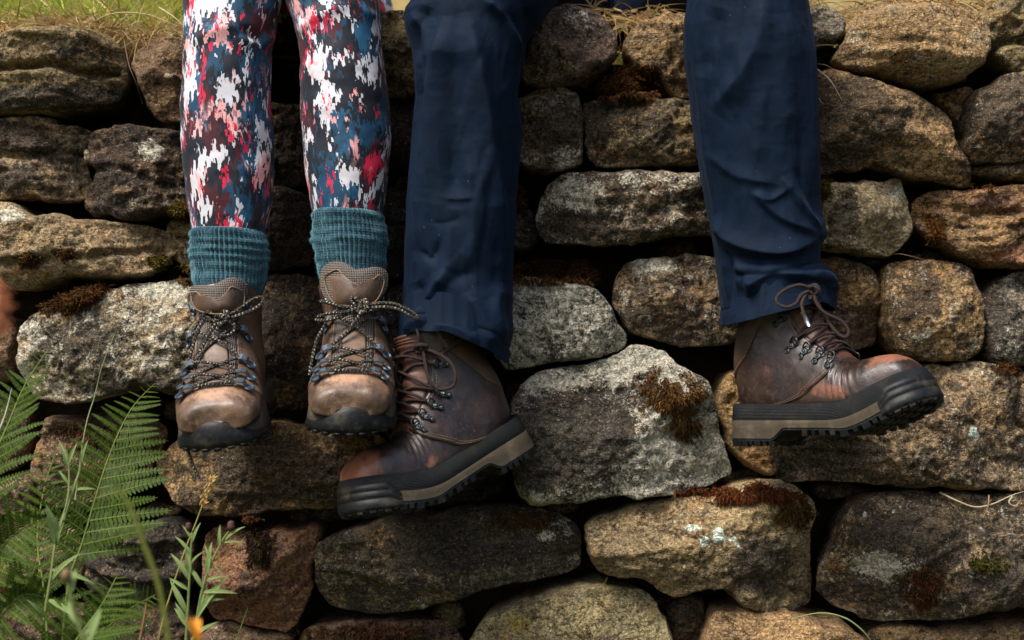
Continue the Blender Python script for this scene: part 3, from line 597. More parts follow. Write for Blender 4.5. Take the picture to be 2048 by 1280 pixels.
gaps = np.argwhere(DM[55:340, 42:552] > 1); got = []
for k in rs.permutation(len(gaps)):
    q = gaps[k] * 4 + np.array([140, 8])
    if len(got) >= 60: break
    if any(abs(q[1] - g_[1]) < 60 and abs(q[0] - g_[0]) < 40 for g_ in got): continue
    got.append(q)
for k, q in enumerate(got):
    stone(E(int(q[1]), int(q[0]), rs.uniform(22, 46), rs.uniform(14, 28), 7, .22, 900 + k), [BRN, DRK, OLV, TAN][k % 4], rs.uniform(.055, .085), bulge=.02, rad=.012, soot=.4, pale=.2, seed=900 + k, detail=.8)
# the packing behind the face
m = MB(); X, Z = np.meshgrid(np.linspace(-1.3, 1.3, 60), np.linspace(-.05, 1.0, 30))
G = np.stack([X, .125 + .02 * fbm(np.stack([X * 12, Z * 12, 0 * X], -1), 3, 3), Z], -1); m.grid(G)
wall.part('packing', m, M_SOIL)
def face_y(px, py):
    ix = np.clip((np.asarray(px) / 4 + 40).astype(int), 0, 639); iy = np.clip((np.asarray(py) / 4 + 20).astype(int), 0, 399)
    r = DM[iy, ix].copy()
    for dx, dy in ((1, 0), (-1, 0), (0, 1), (0, -1), (1, 1), (-1, -1), (2, 0), (0, 2), (-2, 0), (0, -2)):
        q = DM[np.clip(iy + dy, 0, 399), np.clip(ix + dx, 0, 639)]; r = np.where(r > 1, q, r)
    return np.where(r > 1, .03, r)

# ------------------------------------------------------------------ legs: one loft from hem over the knee to the hip
def leg_rows(edges, yf, yb, py_hem, hip, nth, nv, knee=.16, thigh_w=.075, zt=1.19, zb=1.03):
    """edges: (py, left px, right px); yf/yb: front/back depth tables (py,Y); py_hem(a): hem height across the leg."""
    Ed = np.array(edges, float); th = np.linspace(0, 2 * np.pi, nth, endpoint=False)
    a = np.sin(th); c = np.cos(th)
    sg = lambda v, n: np.sign(v) * np.abs(v) ** (2 / n)
    a2, c2 = sg(a, 2.15), sg(c, 2.15)
    k = np.linspace(0, 1, nv)[:, None]
    py = (py_hem(a)[None] * k); py = np.maximum(py, 0)
    yF = np.interp(py, *np.array(yf, float).T); yB = np.interp(py, *np.array(yb, float).T)
    lf = np.interp(py, Ed[:, 0], Ed[:, 1]); rt = np.interp(py, Ed[:, 0], Ed[:, 2])
    for _ in range(2):
        lf[1:-1] = (lf[:-2] + lf[1:-1] * 2 + lf[2:]) / 4; rt[1:-1] = (rt[:-2] + rt[1:-1] * 2 + rt[2:]) / 4
    px = (lf + rt) / 2 + (rt - lf) / 2 * a2[None]
    Ym = (yF + yB) / 2; Yv = Ym - (yB - yF) / 2 * c2[None]
    shin = at_v(px, py, Ym); shin[..., 1] = Yv
    f0, b0 = yf[0][1], yb[0][1]; c0 = at(float((lf[0] + rt[0]).mean() / 2), 0, (f0 + b0) / 2)
    w0 = float((rt[0] - lf[0]).mean() / 2) * ((f0 + b0) / 2 - CAM_Y) * K / 2048
    z0 = c0[2]; hip = np.array(hip, float)
    #        F(y,z)                 B(y,z)                w   t along to hip
    rings = [(f0 - .004, z0 + .05, b0, z0 + .004, w0 * 1.03, 0), (f0 + .012, z0 + .105, b0 + .004, z0 + .008, w0 * 1.04, .02), (f0 + .055, zt - .015, b0 + .015, z0 + .008, w0 * 1.02, .06),
             (f0 + .11, zt, b0 + .04, zb, w0, .12), (f0 + .19, zt + .005, b0 + .10, zb, w0, .3), (.22, zt + .015, .22, zb, thigh_w * 1.05, .6), (hip[1], zt + .03, hip[1], zb, thigh_w * 1.12, 1.), (hip[1] + .10, zt - .02, hip[1] + .1, zb + .02, thigh_w * .8, 1.)]
    up = []
    rr = np.array(rings); u = np.linspace(0, 1, 26); tab = cr(np.vstack([[f0, z0, b0, z0, w0, 0], rr]), u)[1:]
    for (Fy, Fz, By, Bz, wd, t) in tab:
        xc = c0[0] * (1 - t) + hip[0] * t
        C = np.array([xc, (Fy + By) / 2, (Fz + Bz) / 2]); H = np.array([0, (Fy - By) / 2, (Fz - Bz) / 2])
        up.append(C + c2[:, None] * H + a2[:, None] * np.array([wd, 0, 0]))
    return np.concatenate([np.array(up)[::-1], shin], 0), th, 25
FOLD = 1.45
def fold_field(G, folds, N=None):
    px, py = proj(G); Q = np.stack([px.ravel(), py.ravel()], 1); out = np.zeros(len(Q))
    for (pts, amp, wd, asym) in folds:
        cp = cr(np.array(pts, float), np.linspace(0, 1, 22))
        A, B = cp[:-1], cp[1:]; d = B - A; L = (d ** 2).sum(1) + 1e-9
        v = Q[:, None] - A; t = np.clip((v * d).sum(-1) / L, 0, 1); e = v - t[..., None] * d; D = np.sqrt((e ** 2).sum(-1))
        j = D.argmin(1); ii = np.arange(len(Q)); dist = D[ii, j]; sgn = np.sign(d[j, 0] * v[ii, j, 1] - d[j, 1] * v[ii, j, 0])
        pos = (j + t[ii, j]) / len(A); env = np.clip(np.minimum(pos, 1 - pos) * 5, .15, 1)
        ww = np.where(sgn > 0, wd * asym, wd / asym)
        out += amp * FOLD * env * np.exp(-(dist / ww) ** 1.5)
    return out.reshape(px.shape)
def cloth_uv(G, th):
    r = np.linalg.norm(G - G.mean(1, keepdims=True), axis=-1).mean()
    v = np.concatenate([[0], np.cumsum(np.linalg.norm(np.diff(G, axis=0), axis=-1).mean(1))])
    t = np.where(th > np.pi, th - 2 * np.pi, th)
    return np.stack([np.broadcast_to(t[None] * r, G.shape[:2]), np.broadcast_to(v[:, None], G.shape[:2]), 0 * G[..., 0]], -1)
def add_cloth(mb, G, th, off, uvo=0., inner=True):
    N = gnormals(G); 
    if (N[len(N) // 2, 0, 1]) > 0: N = -N
    G = G + N * off[..., None]
    if inner:                                    # turned-in hem
        last = G[-1]; cen = last.mean(0)
        r1 = cen + (last - cen) * .985 + [0, 0, .002]; r2 = cen + (last - cen) * .95 + [0, 0, .05]
        G = np.concatenate([G, r1[None], r2[None]], 0)
    lt = cloth_uv(G, th); lt[..., 0] += uvo; lt[..., 1] += uvo * 1.7
    mb.grid(G, closed_v=True, cap0=True, lt=lt); return G
def pelvis(mb, c, rx, ry, rz, uvo=0.):
    u = np.linspace(.02, np.pi - .02, 20)[:, None]; v = np.linspace(0, 2 * np.pi, 36, endpoint=False)[None]
    G = np.stack([c[0] + rx * np.sin(u) * np.cos(v), c[1] + ry * np.sin(u) * np.sin(v), c[2] + rz * np.cos(u) + 0 * v], -1)
    mb.grid(G, closed_v=True, cap0=True, cap1=True, flip=True, lt=np.stack([G[..., 0] + uvo, G[..., 2], 0 * G[..., 0]], -1))

# --- person in the patterned leggings
woman = Thing('person', (at(590, 0, .3)[0], .3, 1.02), 'person sitting on the wall in patterned leggings, teal socks and brown hiking boots', 'person', None)
mb = MB()
YFw = [(0, -.175), (150, -.185), (350, -.185), (480, -.178)]; YBw = [(0, -.06), (150, -.055), (350, -.065), (480, -.09)]
e1 = [(0, 366, 562), (60, 371, 548), (120, 369, 541), (200, 364, 541), (280, 365, 547), (350, 370, 549), (420, 379, 540), (480, 388, 527), (560, 392, 520)]
e2 = [(0, 570, 756), (60, 594, 762), (130, 602, 768), (200, 601, 777), (280, 605, 782), (350, 612, 778), (410, 622, 768), (450, 630, 760), (560, 640, 750)]
for e, hx, hem, uvo, fl in ((e1, at(545, 0, .35)[0], 520, 0., [([(375,95),(430,60),(520,50)],.004,14,1.),([(545,60),(520,90),(470,70)],.005,10,.8),([(540,110),(510,75),(470,45)],-.004,9,1.)]),
                        (e2, at(650, 0, .35)[0], 490, .37, [([(590,70),(640,30),(700,10)],.004,14,1.),([(760,40),(720,20),(690,-20)],.004,12,1.)])):
    G, th, k0 = leg_rows(e, YFw, YBw, lambda a, h=hem: h + 0 * a, (hx, .38, 1.1), 72, 110, zt=1.165, zb=1.03, thigh_w=.07)
    off = fold_field(G, fl) + .0012 * fbm(G * 45, 3, 3)
    add_cloth(mb, G, th, off, uvo)
pelvis(mb, np.array([at(600, 0, .42)[0], .44, 1.13]), .155, .13, .115)
leggings = woman.part('leggings', mb, M_PRINT)
# side seams of the leggings
# --- socks
def sock(edges, yc, hd, rolls, top_fold, seed):
    E_ = np.array(edges, float); nth = 256; nv = 110
    th = np.linspace(0, 2 * np.pi, nth, endpoint=False); py = np.linspace(E_[0, 0], E_[-1, 0], nv)[:, None] + 0 * th[None]
    tilt = 9 * np.sin(th)[None] * 0
    lf, rt = np.interp(py, E_[:, 0], E_[:, 1]), np.interp(py, E_[:, 0], E_[:, 2])
    px = (lf + rt) / 2 + ((rt - lf) / 2 - 4) * np.sin(th)[None]
    G = at_v(px, py - 7 * np.cos(th)[None] + 4 * np.sin(th + 1)[None], np.full(px.shape, yc)); G[..., 1] = yc - hd * np.cos(th)[None]
    pyw = py + 7 * vnoise(np.stack([np.sin(th)[None] * 1.6 + 0 * py, np.cos(th)[None] * 1.6 + 0 * py, py / 70 + seed], -1), seed)
    off = 0 * px
    for (q, amp, wd) in rolls: off = off + .72 * amp * np.exp(-((pyw - q) / wd) ** 2)
    off = off + .0016 * fbm(G * np.array([30, 30, 60]), 3, seed)
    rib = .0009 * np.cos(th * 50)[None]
    N = gnormals(G); N = np.where(N[:, :1, 1:2] > 0, -N, N); G = G + N * (off + rib)[..., None]
    cen = G[0].mean(0); r1 = cen + (G[0] - cen) * .97 + [0, 0, .001]; r2 = cen + (G[0] - cen) * .9 + [0, 0, -.03]
    G = np.concatenate([r2[None], r1[None], G], 0)
    m = MB(); m.grid(G, closed_v=True, lt=cloth_uv(G, th), rt=np.stack([np.broadcast_to(th[None], G.shape[:2])] * 3, -1).copy())
    o = woman.part('sock', m, M_KNIT)
    f = MB(); rs = np.random.default_rng(seed)       # wool fuzz
    N = gnormals(G); N = np.where(N[:, :1, 1:2] > 0, -N, N)
    for _ in range(5200):
        i, j = rs.integers(2, len(G) - 1), rs.integers(0, nth)
        p = G[i, j]; n = N[i, j] + rs.normal(0, .7, 3); n /= np.linalg.norm(n); l = rs.uniform(.0018, .0045)
        t = np.cross(n, rs.normal(0, 1, 3)); t /= np.linalg.norm(t) + 1e-9
        f.add([p - t * .00022, p + t * .00022, p + n * l + t * rs.normal(0, .001)], [(0, 1, 2)], col=np.tile([[.05, .13, .165]], (3, 1)))
    woman.part('wool_fuzz', f, M_MOSS, o)['kind'] = 'stuff'
    return o
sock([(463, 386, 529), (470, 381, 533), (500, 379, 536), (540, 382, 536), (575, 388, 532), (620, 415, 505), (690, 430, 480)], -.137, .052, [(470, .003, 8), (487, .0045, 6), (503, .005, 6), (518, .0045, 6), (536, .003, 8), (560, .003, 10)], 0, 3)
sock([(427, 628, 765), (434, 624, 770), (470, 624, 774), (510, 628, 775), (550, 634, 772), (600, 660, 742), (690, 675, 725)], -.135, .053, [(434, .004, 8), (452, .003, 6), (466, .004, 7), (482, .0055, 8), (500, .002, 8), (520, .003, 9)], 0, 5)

# ------------------------------------------------------------------ boots
class Boot:
    def __init__(s, owner, tab, O, F, U, flex=0., f0=.16, sc=1., side=1, nB=3.6):
        s.own = owner; s.tab = np.array(tab, float); s.sc = sc; s.side = side; s.nB = nB
        F = np.array(F, float); F /= np.linalg.norm(F); U = np.array(U, float); U -= F * U.dot(F); U /= np.linalg.norm(U)
        s.O, s.F, s.U, s.L = np.array(O, float), F, U, np.cross(U, F)
        s.bf = np.linspace(-.1, .4, 400); a = R(flex) * sstep(f0 - .015, f0 + .06, s.bf); s.ba = a
        df = np.gradient(s.bf); s.bx = np.interp(s.bf, s.bf, np.cumsum(np.cos(a) * df)); s.bz = np.cumsum(np.sin(a) * df)
        s.bx += (0 - np.interp(0, s.bf, s.bx)); s.bz -= np.interp(0, s.bf, s.bz)
    def warp(s, P):                              # local (forward, left, up) -> world, with the flex of the sole
        f, y, z = P[..., 0], P[..., 1], P[..., 2]
        y = y + s.side * .010 * sstep(.12, .28, f)
        a = np.interp(f, s.bf, s.ba); x = np.interp(f, s.bf, s.bx) - z * np.sin(a); u = np.interp(f, s.bf, s.bz) + z * np.cos(a)
        Q = np.stack([x, y, u], -1) * s.sc
        return s.O + Q @ np.stack([s.F, s.L, s.U])
    def loc(s, sv, th):
        sv, th = np.broadcast_arrays(np.asarray(sv, float), np.asarray(th, float))
        c = cr(s.tab, sv); T, B, wd, md = c[..., 0:2], c[..., 2:4], c[..., 4], c[..., 5]
        C = B + (T - B) * md[..., None]; ct, st = np.cos(th), np.sin(th)
        flat = 1 - sstep(.50, .72, sv); nb = 2.2 + (s.nB - 2.2) * flat
        n = np.where(ct >= 0, 2.15, nb)
        c1 = np.sign(ct) * np.abs(ct) ** (2 / n); s1 = np.sign(st) * np.abs(st) ** (2 / n)
        H = np.where((ct >= 0)[..., None], T - C, C - B); p = C + H * c1[..., None]
        return np.stack([p[..., 0], wd * s1, p[..., 1]], -1)
    def pt(s, sv, th, off=0.):
        e = 1e-3
        p = s.loc(sv, th); a = s.loc(np.clip(np.asarray(sv) + e, 0, 1), th) - s.loc(np.clip(np.asarray(sv) - e, 0, 1), th); b = s.loc(sv, np.asarray(th) + e) - s.loc(sv, np.asarray(th) - e)
        n = np.cross(b, a); n /= np.linalg.norm(n, axis=-1)[..., None] + 1e-12
        n = np.where(((n * (p - np.array([.1, 0, .05]))).sum(-1) < 0)[..., None], -n, n) if False else n
        return s.warp(p + n * np.asarray(off)[..., None])
    def nrm(s, sv, th):
        d = s.pt(sv, th, .002) - s.pt(sv, th, 0.); return d / np.linalg.norm(d, axis=-1)[..., None]
    def upper(s, mb, wear, relief=None, s1=1., ns=110, nth=96):
        sv, th = np.meshgrid(np.linspace(0, s1, ns), np.linspace(-np.pi, np.pi, nth, endpoint=False), indexing='ij')
        p = s.loc(sv, th); q = p * 1.
        off = .0012 * fbm(p * 30, 3, 4) + (relief(p, sv, th) if relief else 0)
        G = s.pt(sv, th, off)
        last = G[-1]; cen = last.mean(0)
        G = np.concatenate([G, (cen + (last - cen) * .93)[None], (cen + (last - cen) * .85 - s.U * .04)[None]], 0)
        wv = wear(p, sv, th); wv = np.concatenate([wv, wv[-1:] * 0, wv[-1:] * 0])
        mb.grid(G, closed_v=True, cap0=True, wear=wv, flip=True)
    def patch(s, mb, fs, ft, nu, nv, off=.002, wear=None, closed=False, relief=None):
        """a panel lying on the upper: s=fs(u,v), theta=ft(u,v)"""
        u = np.linspace(0, 1, nu)[:, None] + np.zeros((1, nv)); v = np.linspace(0, 1, nv)[None] + np.zeros((nu, 1))
        u = np.concatenate([u[:1], u, u[-1:]]); v = np.concatenate([v[:1], v, v[-1:]])
        u = np.concatenate([u[:, :1], u, u[:, -1:]], 1); v = np.concatenate([v[:, :1], v, v[:, -1:]], 1)
        sv, th = fs(u, v), ft(u, v)
        o = np.full(u.shape, off) if np.isscalar(off) else off(u, v)
        p = s.loc(sv, th)
        if relief is not None: o = o + relief(p, sv, th)
        o[0] = o[-1] = -.0015; o[:, 0] = o[:, -1] = -.0015
        wv = wear(p, sv, th) if wear else 0 * o
        q = s.pt(sv, th, o)
        L = np.stack([(p[..., 0]), th * .04, 0 * th], -1)
        mb.grid(q, wear=wv, lt=L, flip=True); return q
    def outline(s, n, grow=0., f_lo=None, f_hi=None, tab=None):
        """plan of the sole: n points (f, y)"""
        a = np.linspace(0, 2 * np.pi, n, endpoint=False)
        f_a, f_b = s.sole_f
        f = f_a + (f_b - f_a) * (.5 - .5 * np.cos(a))
        y = np.sign(np.sin(a) + 1e-9) * np.interp(f, s.sole_w[:, 0], s.sole_w[:, 1])
        e = np.minimum((f - f_a) / .028, 1); e2 = np.minimum((f_b - f) / .045, 1)
        y = y * np.sqrt(np.clip(1 - (1 - e) ** 2, 0, 1)) * np.clip(1 - (1 - np.clip(e2, 0, 1)) ** 2.2, 0, 1) ** .5
        P = np.stack([f, y], 1)
        t = np.roll(P, -1, 0) - np.roll(P, 1, 0); nn = np.stack([t[:, 1], -t[:, 0]], 1); nn /= np.linalg.norm(nn, axis=1)[:, None] + 1e-12
        c = P.mean(0); nn = np.where((((P - c) * nn).sum(1) < 0)[:, None], -nn, nn)
        return P + nn * grow
    def band(s, mb, levels, n=160, cap_top=True, cap_bot=True):
        """levels: list of (u(f) or number, grow)"""
        rows, lts = [], []
        for (u, g) in levels:
            P = s.outline(n, g); z = u(P[:, 0], P[:, 1]) if callable(u) else np.full(n, u)
            rows.append(np.stack([P[:, 0], P[:, 1], z], -1))
            L = np.concatenate([[0], np.cumsum(np.linalg.norm(np.diff(P, axis=0), axis=1))]); lts.append(np.stack([L, z, 0 * z], -1))
        G = np.array(rows); mb.grid(s.warp(G), closed_v=True, lt=np.array(lts))
        for k, fl in ((0, cap_top), (-1, cap_bot)):
            if fl:
                c = G[k].copy(); c[:, 1] *= .0; mb.grid(s.warp(np.stack([G[k], c], 0)), closed_v=True, flip=(k == 0), lt=np.zeros((2, n, 3)))

def cord(mb, pts, r, n=None, seg=7): mb.tube(np.array(pts), r, seg, n)

# ---- the man's boots: oiled leather, side view
MT = [ # T(f,u)      B(f,u)       w     mid
 (.300, .010, .300, .003, .012, .4), (.297, .026, .296, .0, .026, .4), (.288, .042, .285, .0, .037, .4), (.268, .055, .262, .0, .045, .4), (.240, .064, .232, .0, .0495, .38),
 (.208, .073, .196, .0, .050, .36), (.178, .088, .155, .0, .0465, .34), (.158, .105, .105, .0, .0425, .34), (.144, .121, .052, .001, .040, .36), (.133, .137, .012, .006, .0375, .40),
 (.124, .152, -.003, .035, .036, .46), (.119, .168, -.001, .075, .0365, .5), (.117, .184, .008, .118, .040, .5), (.116, .190, .012, .150, .041, .5), (.114, .198, .016, .165, .040, .5)]
def man_boot(owner, O, F, U, flex, side, vis, wearf, lace_fn, crease=1.):
    b = Boot(owner, MT, O, F, U, flex, .175, .865, side)
    b.sole_f = (-.004, .303); b.sole_w = np.array([(-.01, .036), (.03, .037), (.08, .037), (.13, .040), (.17, .046), (.21, .0505), (.25, .0505), (.28, .047), (.31, .043)])
    rel = lambda p, sv, th: crease * .0032 * np.exp(-((p[..., 0] - .195) / .03) ** 2) * np.sin(p[..., 0] * 520 + 1.4 * np.sin(th * 3) + 40 * p[..., 1]) * np.exp(-((np.abs(th) - .9) / .7) ** 2)
    mb = MB(); b.upper(mb, wearf, rel); o = owner.part('boot', mb, M_OIL)
    own = lambda n, m, mat, sm=True, lab=None: owner.part(n, m, mat, o, sm, lab)
    # quarters with the curved front seam, both sides
    for sg in (1, -1):
        g0 = lambda s_: np.interp(s_, [.40, .5, .6, .8, 1.], [.52, .62, .72, .86, .95])
        sf = lambda v: .395 - .015 * np.sin(v * np.pi) + .21 * v ** 1.3
        fs = lambda u, v: sf(v) + (1.0 - sf(v)) * u
        ft = lambda u, v, sg=sg: sg * (g0(fs(u, v)) + (2.55 - g0(fs(u, v))) * v)
        m = MB(); b.patch(m, fs, ft, 60, 50, .0024, wearf, relief=lambda p, a, t: rel(p, a, t) * .5 + .0012 * fbm(p * 35, 3, 6)); own('quarter_panel', m, M_OIL)
        m = MB()                                 # stitching along the front seam and the eyelet edge
        vv = np.linspace(.02, .93, 46)
        for dv in (.010, .020):
            for k in range(0, 45):
                a_, c_ = vv[k], vv[k] + .6 * (vv[1] - vv[0])
                q = [b.pt(sf(x) + dv, sg * (g0(sf(x) + dv) + (2.55 - g0(sf(x) + dv)) * x), .0028) for x in (a_, c_)]
                m.tube(np.array(q), .0005, 5, smooth=False)
        for k in range(30):
            s_ = .44 + .5 * k / 30; q = [b.pt(x, sg * (g0(x) + .09), .0028) for x in (s_, s_ + .010)]
            m.tube(np.array(q), .0005, 5, smooth=False)
        own('stitching', m, M_STITCH)
        # welt edge piping of the seam
    # tongue with gusset, in russet leather
    m = MB(); b.patch(m, lambda u, v: .385 + .615 * u, lambda u, v: (v - .5) * 2 * (.54 + .4 * u), 60, 24, lambda u, v: .0008 + .0016 * np.sin(u * 44) ** 2 * np.cos((v - .5) * 3), lambda p, a, t: .25 + 0 * t)
    own('tongue', m, M_RUST)
    # padded collar round the back, with its lower curved seam
    sB = lambda v: .80 + .07 * np.sin(np.pi * v)
    lowc = lambda v: 1.35 + 0 * v
    def fsC(u, v): return .745 + (1. - .745) * u
    def ftC(u, v):
        half = 1.8 - .26 * (1 - sstep(0, .35, u)) * 0
        edge = np.pi - half * np.clip(.35 + 1.6 * u, 0, 1) ** .45
        return edge + (2 * np.pi - 2 * edge) * v
    m = MB(); b.patch(m, fsC, ftC, 40, 60, lambda u, v: .0028 + .0055 * np.sin(np.pi * np.clip(u, .02, .62) / .64) ** .7 * np.sin(np.pi * np.clip(v, .0, 1)) ** .3, lambda p, a, t: .12 + 0 * t)
    own('collar', m, M_COLLAR)
    m = MB(); uu = np.linspace(.03, .97, 40)
    for v_ in (.012, .988):
        for q in range(0, 39): m.tube(np.array([b.pt(fsC(x, v_), ftC(x, np.array(v_)), .0042) for x in (uu[q], uu[q] + .6 * (uu[1] - uu[0]))]), .0006, 5, smooth=False)
    for q in np.linspace(.02, .97, 46): m.tube(np.array([b.pt(fsC(.03, x), ftC(np.array(.03), x), .0045) for x in (q, q + .013)]), .0006, 5, smooth=False)
    own('stitching', m, M_STITCH)
    # rubber rand, midsole, outsole
    bot = lambda f: -.020 - .016 * (1 - sstep(.075, .10, f)) - .004 * sstep(.17, .2, f)          # underside of the midsole
    mid_t = lambda f, y=0: -.010 + 0 * f
    m = MB(); b.band(m, [(.0135, -.0005), (.0150, .0022), (.0142, .0036), (.002, .0044), (-.0085, .0050), (-.0095, .0040)]); own('rand', m, M_RAND)
    m = MB(); b.band(m, [(-.0092, .0036), (-.0102, .0052), (lambda f, y: -.010 + (bot(f) + .010) * .5, .0050), (lambda f, y: bot(f), .0056)]); own('midsole', m, M_TAUPE)
    m = MB()
    b.band(m, [(lambda f, y: bot(f) + .0008, .0040), (lambda f, y: bot(f) - .0035, .0046), (lambda f, y: bot(f) - .004, .003)])
    Pn = b.outline(64, .0038)
    for k in range(64):                          # cleats round the edge
        f, y = Pn[k]
        if .088 < f < .128: continue
        t = Pn[(k + 1) % 64] - Pn[k - 1]; t /= np.linalg.norm(t); nn = np.array([t[1], -t[0]])
        if (nn * (Pn[k] - Pn.mean(0))).sum() < 0: nn = -nn
        wd = (.0034, .0052, .0042, .0056)[k % 4]
        z1 = bot(f) - .0035; z2 = z1 - (.0058, .0082, .0066, .0076)[k % 4]
        c = []
        for zz, gr in ((z1, 0), (z2, -.0010)):
            for (i, j) in ((-1, -1), (1, -1), (1, 1), (-1, 1)):
                q = Pn[k] + t * i * (wd + gr) - nn * .005 + nn * j * (.0062 + gr); c.append((q[0], q[1], zz))
        m.add(b.warp(np.array(c)), [(0, 1, 2, 3), (4, 7, 6, 5), (0, 4, 5, 1), (1, 5, 6, 2), (2, 6, 7, 3), (3, 7, 4, 0)], lt=np.zeros((8, 3)))
    for f in list(np.arange(.14, .285, .019)) + [.015, .036, .058]:
        hw = np.interp(f, b.sole_w[:, 0], b.sole_w[:, 1]) - .016
        for y in np.arange(-hw, hw + .001, .019):
            c = []
            for zz, gr in ((bot(f) - .0035, .0072), (bot(f) - .0095, .0058)):
                for (i, j) in ((-1, -1), (1, -1), (1.25, 0), (1, 1), (-1, 1), (-.7, 0)): c.append((f + i * gr, y + j * gr, zz))
            m.add(b.warp(np.array(c)), [tuple(range(6)), tuple(range(11, 5, -1))] + [(k, k + 6, (k + 1) % 6 + 6, (k + 1) % 6) for k in range(6)], lt=np.zeros((12, 3)))
    own('outsole', m, M_BLACK, False)
    # moulded rubber bumper round the toe: three stepped ribs, from the cleats to the middle of the rand
    m = MB(); n = 160; P0 = b.outline(n, 0.); ids = [k for k in range(n) if P0[k, 0] > .246]
    ids = sorted(ids, key=lambda k: (k - n // 2)); rows = []; lt = []
    for (fr, gr) in ((1., .0030), (.97, .0056), (.74, .0066), (.70, .0052), (.66, .0068), (.44, .0072), (.40, .0056), (.36, .0072), (.10, .0074), (0., .0060), (-.06, .0020)):
        P = b.outline(n, gr)
        ends = np.array([min(1, (P0[k, 0] - .246) / .022) for k in ids])
        top = -.012 + .0165 * sstep(0, 1, ends); lo = np.array([bot(P0[k, 0]) for k in ids]) - .007
        rows.append(np.stack([P[ids, 0], P[ids, 1], lo + (top - lo) * fr], -1)); lt.append(0 * rows[-1])
    rows[0][:] = rows[0]; m.grid(b.warp(np.array(rows)), lt=np.array(lt)); own('toe_bumper', m, M_BLACK)
    # lace hooks: two rivets and a wire loop each
    s_h = [.435, .487, .545, .612, .76]
    hk = MB()
    for (cx, cy, rr) in ((0, .0, .0042), (-.0012, .0078, .0034)):
        a = np.linspace(0, 2 * np.pi, 14, endpoint=False)
        prof = [(1., 0.), (1., .0016), (.8, .0024), (.62, .0020), (.55, .0020), (.45, .0030), (.0, .0034)]
        hk.grid(np.array([[(cx + rr * q * np.cos(t), cy + rr * q * np.sin(t), h) for t in a] for q, h in prof]), closed_v=True)
    hk.tube(np.array([(-.004, -.001, .0015), (-.0052, -.007, .003), (-.003, -.011, .0048), (.003, -.011, .0048), (.0052, -.007, .003), (.004, -.001, .0015)]), .0012, 6)
    hk.box((0, .002, .0008), (.0032, 0, 0), (0, .007, 0), (0, 0, .0008))
    hme = hk.mesh('lace_hook', M_HOOK_B)
    hp = {}
    for sg in (1, -1):
        for i, s_ in enumerate(s_h):
            t0 = sg * (np.interp(s_, [.40, .5, .6, .8, 1.], [.52, .62, .72, .86, .95]) + .26)
            p = b.pt(s_, t0, .0024); n = b.nrm(s_, t0); tt = b.pt(s_, t0 + sg * .01, .0024) - p; tt -= n * tt.dot(n); tt /= np.linalg.norm(tt)
            x = np.cross(tt, n); M = Matrix(((x[0], tt[0], n[0], p[0]), (x[1], tt[1], n[1], p[1]), (x[2], tt[2], n[2], p[2]), (0, 0, 0, 1)))
            owner.inst('lace_hook', hme, M, o)
            hp[sg, i] = p - tt * .0105 + n * .0045
    # laces: zigzag between the hooks, then the bow
    m = MB()
    gm = lambda s_, a, lift=.006: b.pt(s_, a, lift)
    for i in range(4):
        s_a, s_b = s_h[i], s_h[i + 1]
        for sg in (1, -1):
            pa, pb = hp[sg, i], hp[-sg, i + 1]
            if i == 0: cord(m, [hp[1, 0], gm(s_a, .18, .004), gm(s_a, 0, .0042), gm(s_a, -.18, .004), hp[-1, 0]], .0019)
            ss_ = np.linspace(s_a, s_b, 7)[1:-1]; aa = np.linspace(sg, -sg, 7)[1:-1] * .66
            lf = .0045 + (.003 if sg > 0 else 0)
            cord(m, [pa] + [gm(x, y, lf) for x, y in zip(ss_, aa)] + [pb], .0019)
    lace_fn(b, m, hp)
    own('lace', m, M_LACE_B)
    return b, o
man = Thing('person', (at(1230, 0, .35)[0], .35, 1.02), 'person sitting on the wall in navy trousers and dark leather boots', 'person')
def wear_c(p, sv, th):
    f, y, z = p[..., 0], p[..., 1], p[..., 2]
    w_ = .95 * sstep(.240, .285, f) * (1 - .5 * sstep(.03, .06, np.abs(y))) 
    w_ = w_ + .75 * np.exp(-((f - .185) / .022) ** 2 - ((z - .022 - .4 * (.19 - f)) / .012) ** 2) + .35 * np.exp(-((f - .236) / .012) ** 2 - ((z - .03) / .01) ** 2)
    return w_ + .25 * np.exp(-((f - .0) / .02) ** 2) - .1
def wear_r(p, sv, th):
    f, y, z = p[..., 0], p[..., 1], p[..., 2]
    w_ = .9 * sstep(.225, .285, f) * sstep(.02, .05, z) + .5 * np.exp(-((f - .16) / .03) ** 2 - ((z - .035) / .016) ** 2) + .5 * np.exp(-((f - .20) / .02) ** 2 - ((z - .025) / .014) ** 2)
    return w_ + .35 * np.exp(-((f - .07) / .014) ** 2 - ((z - .065) / .03) ** 2) + .08
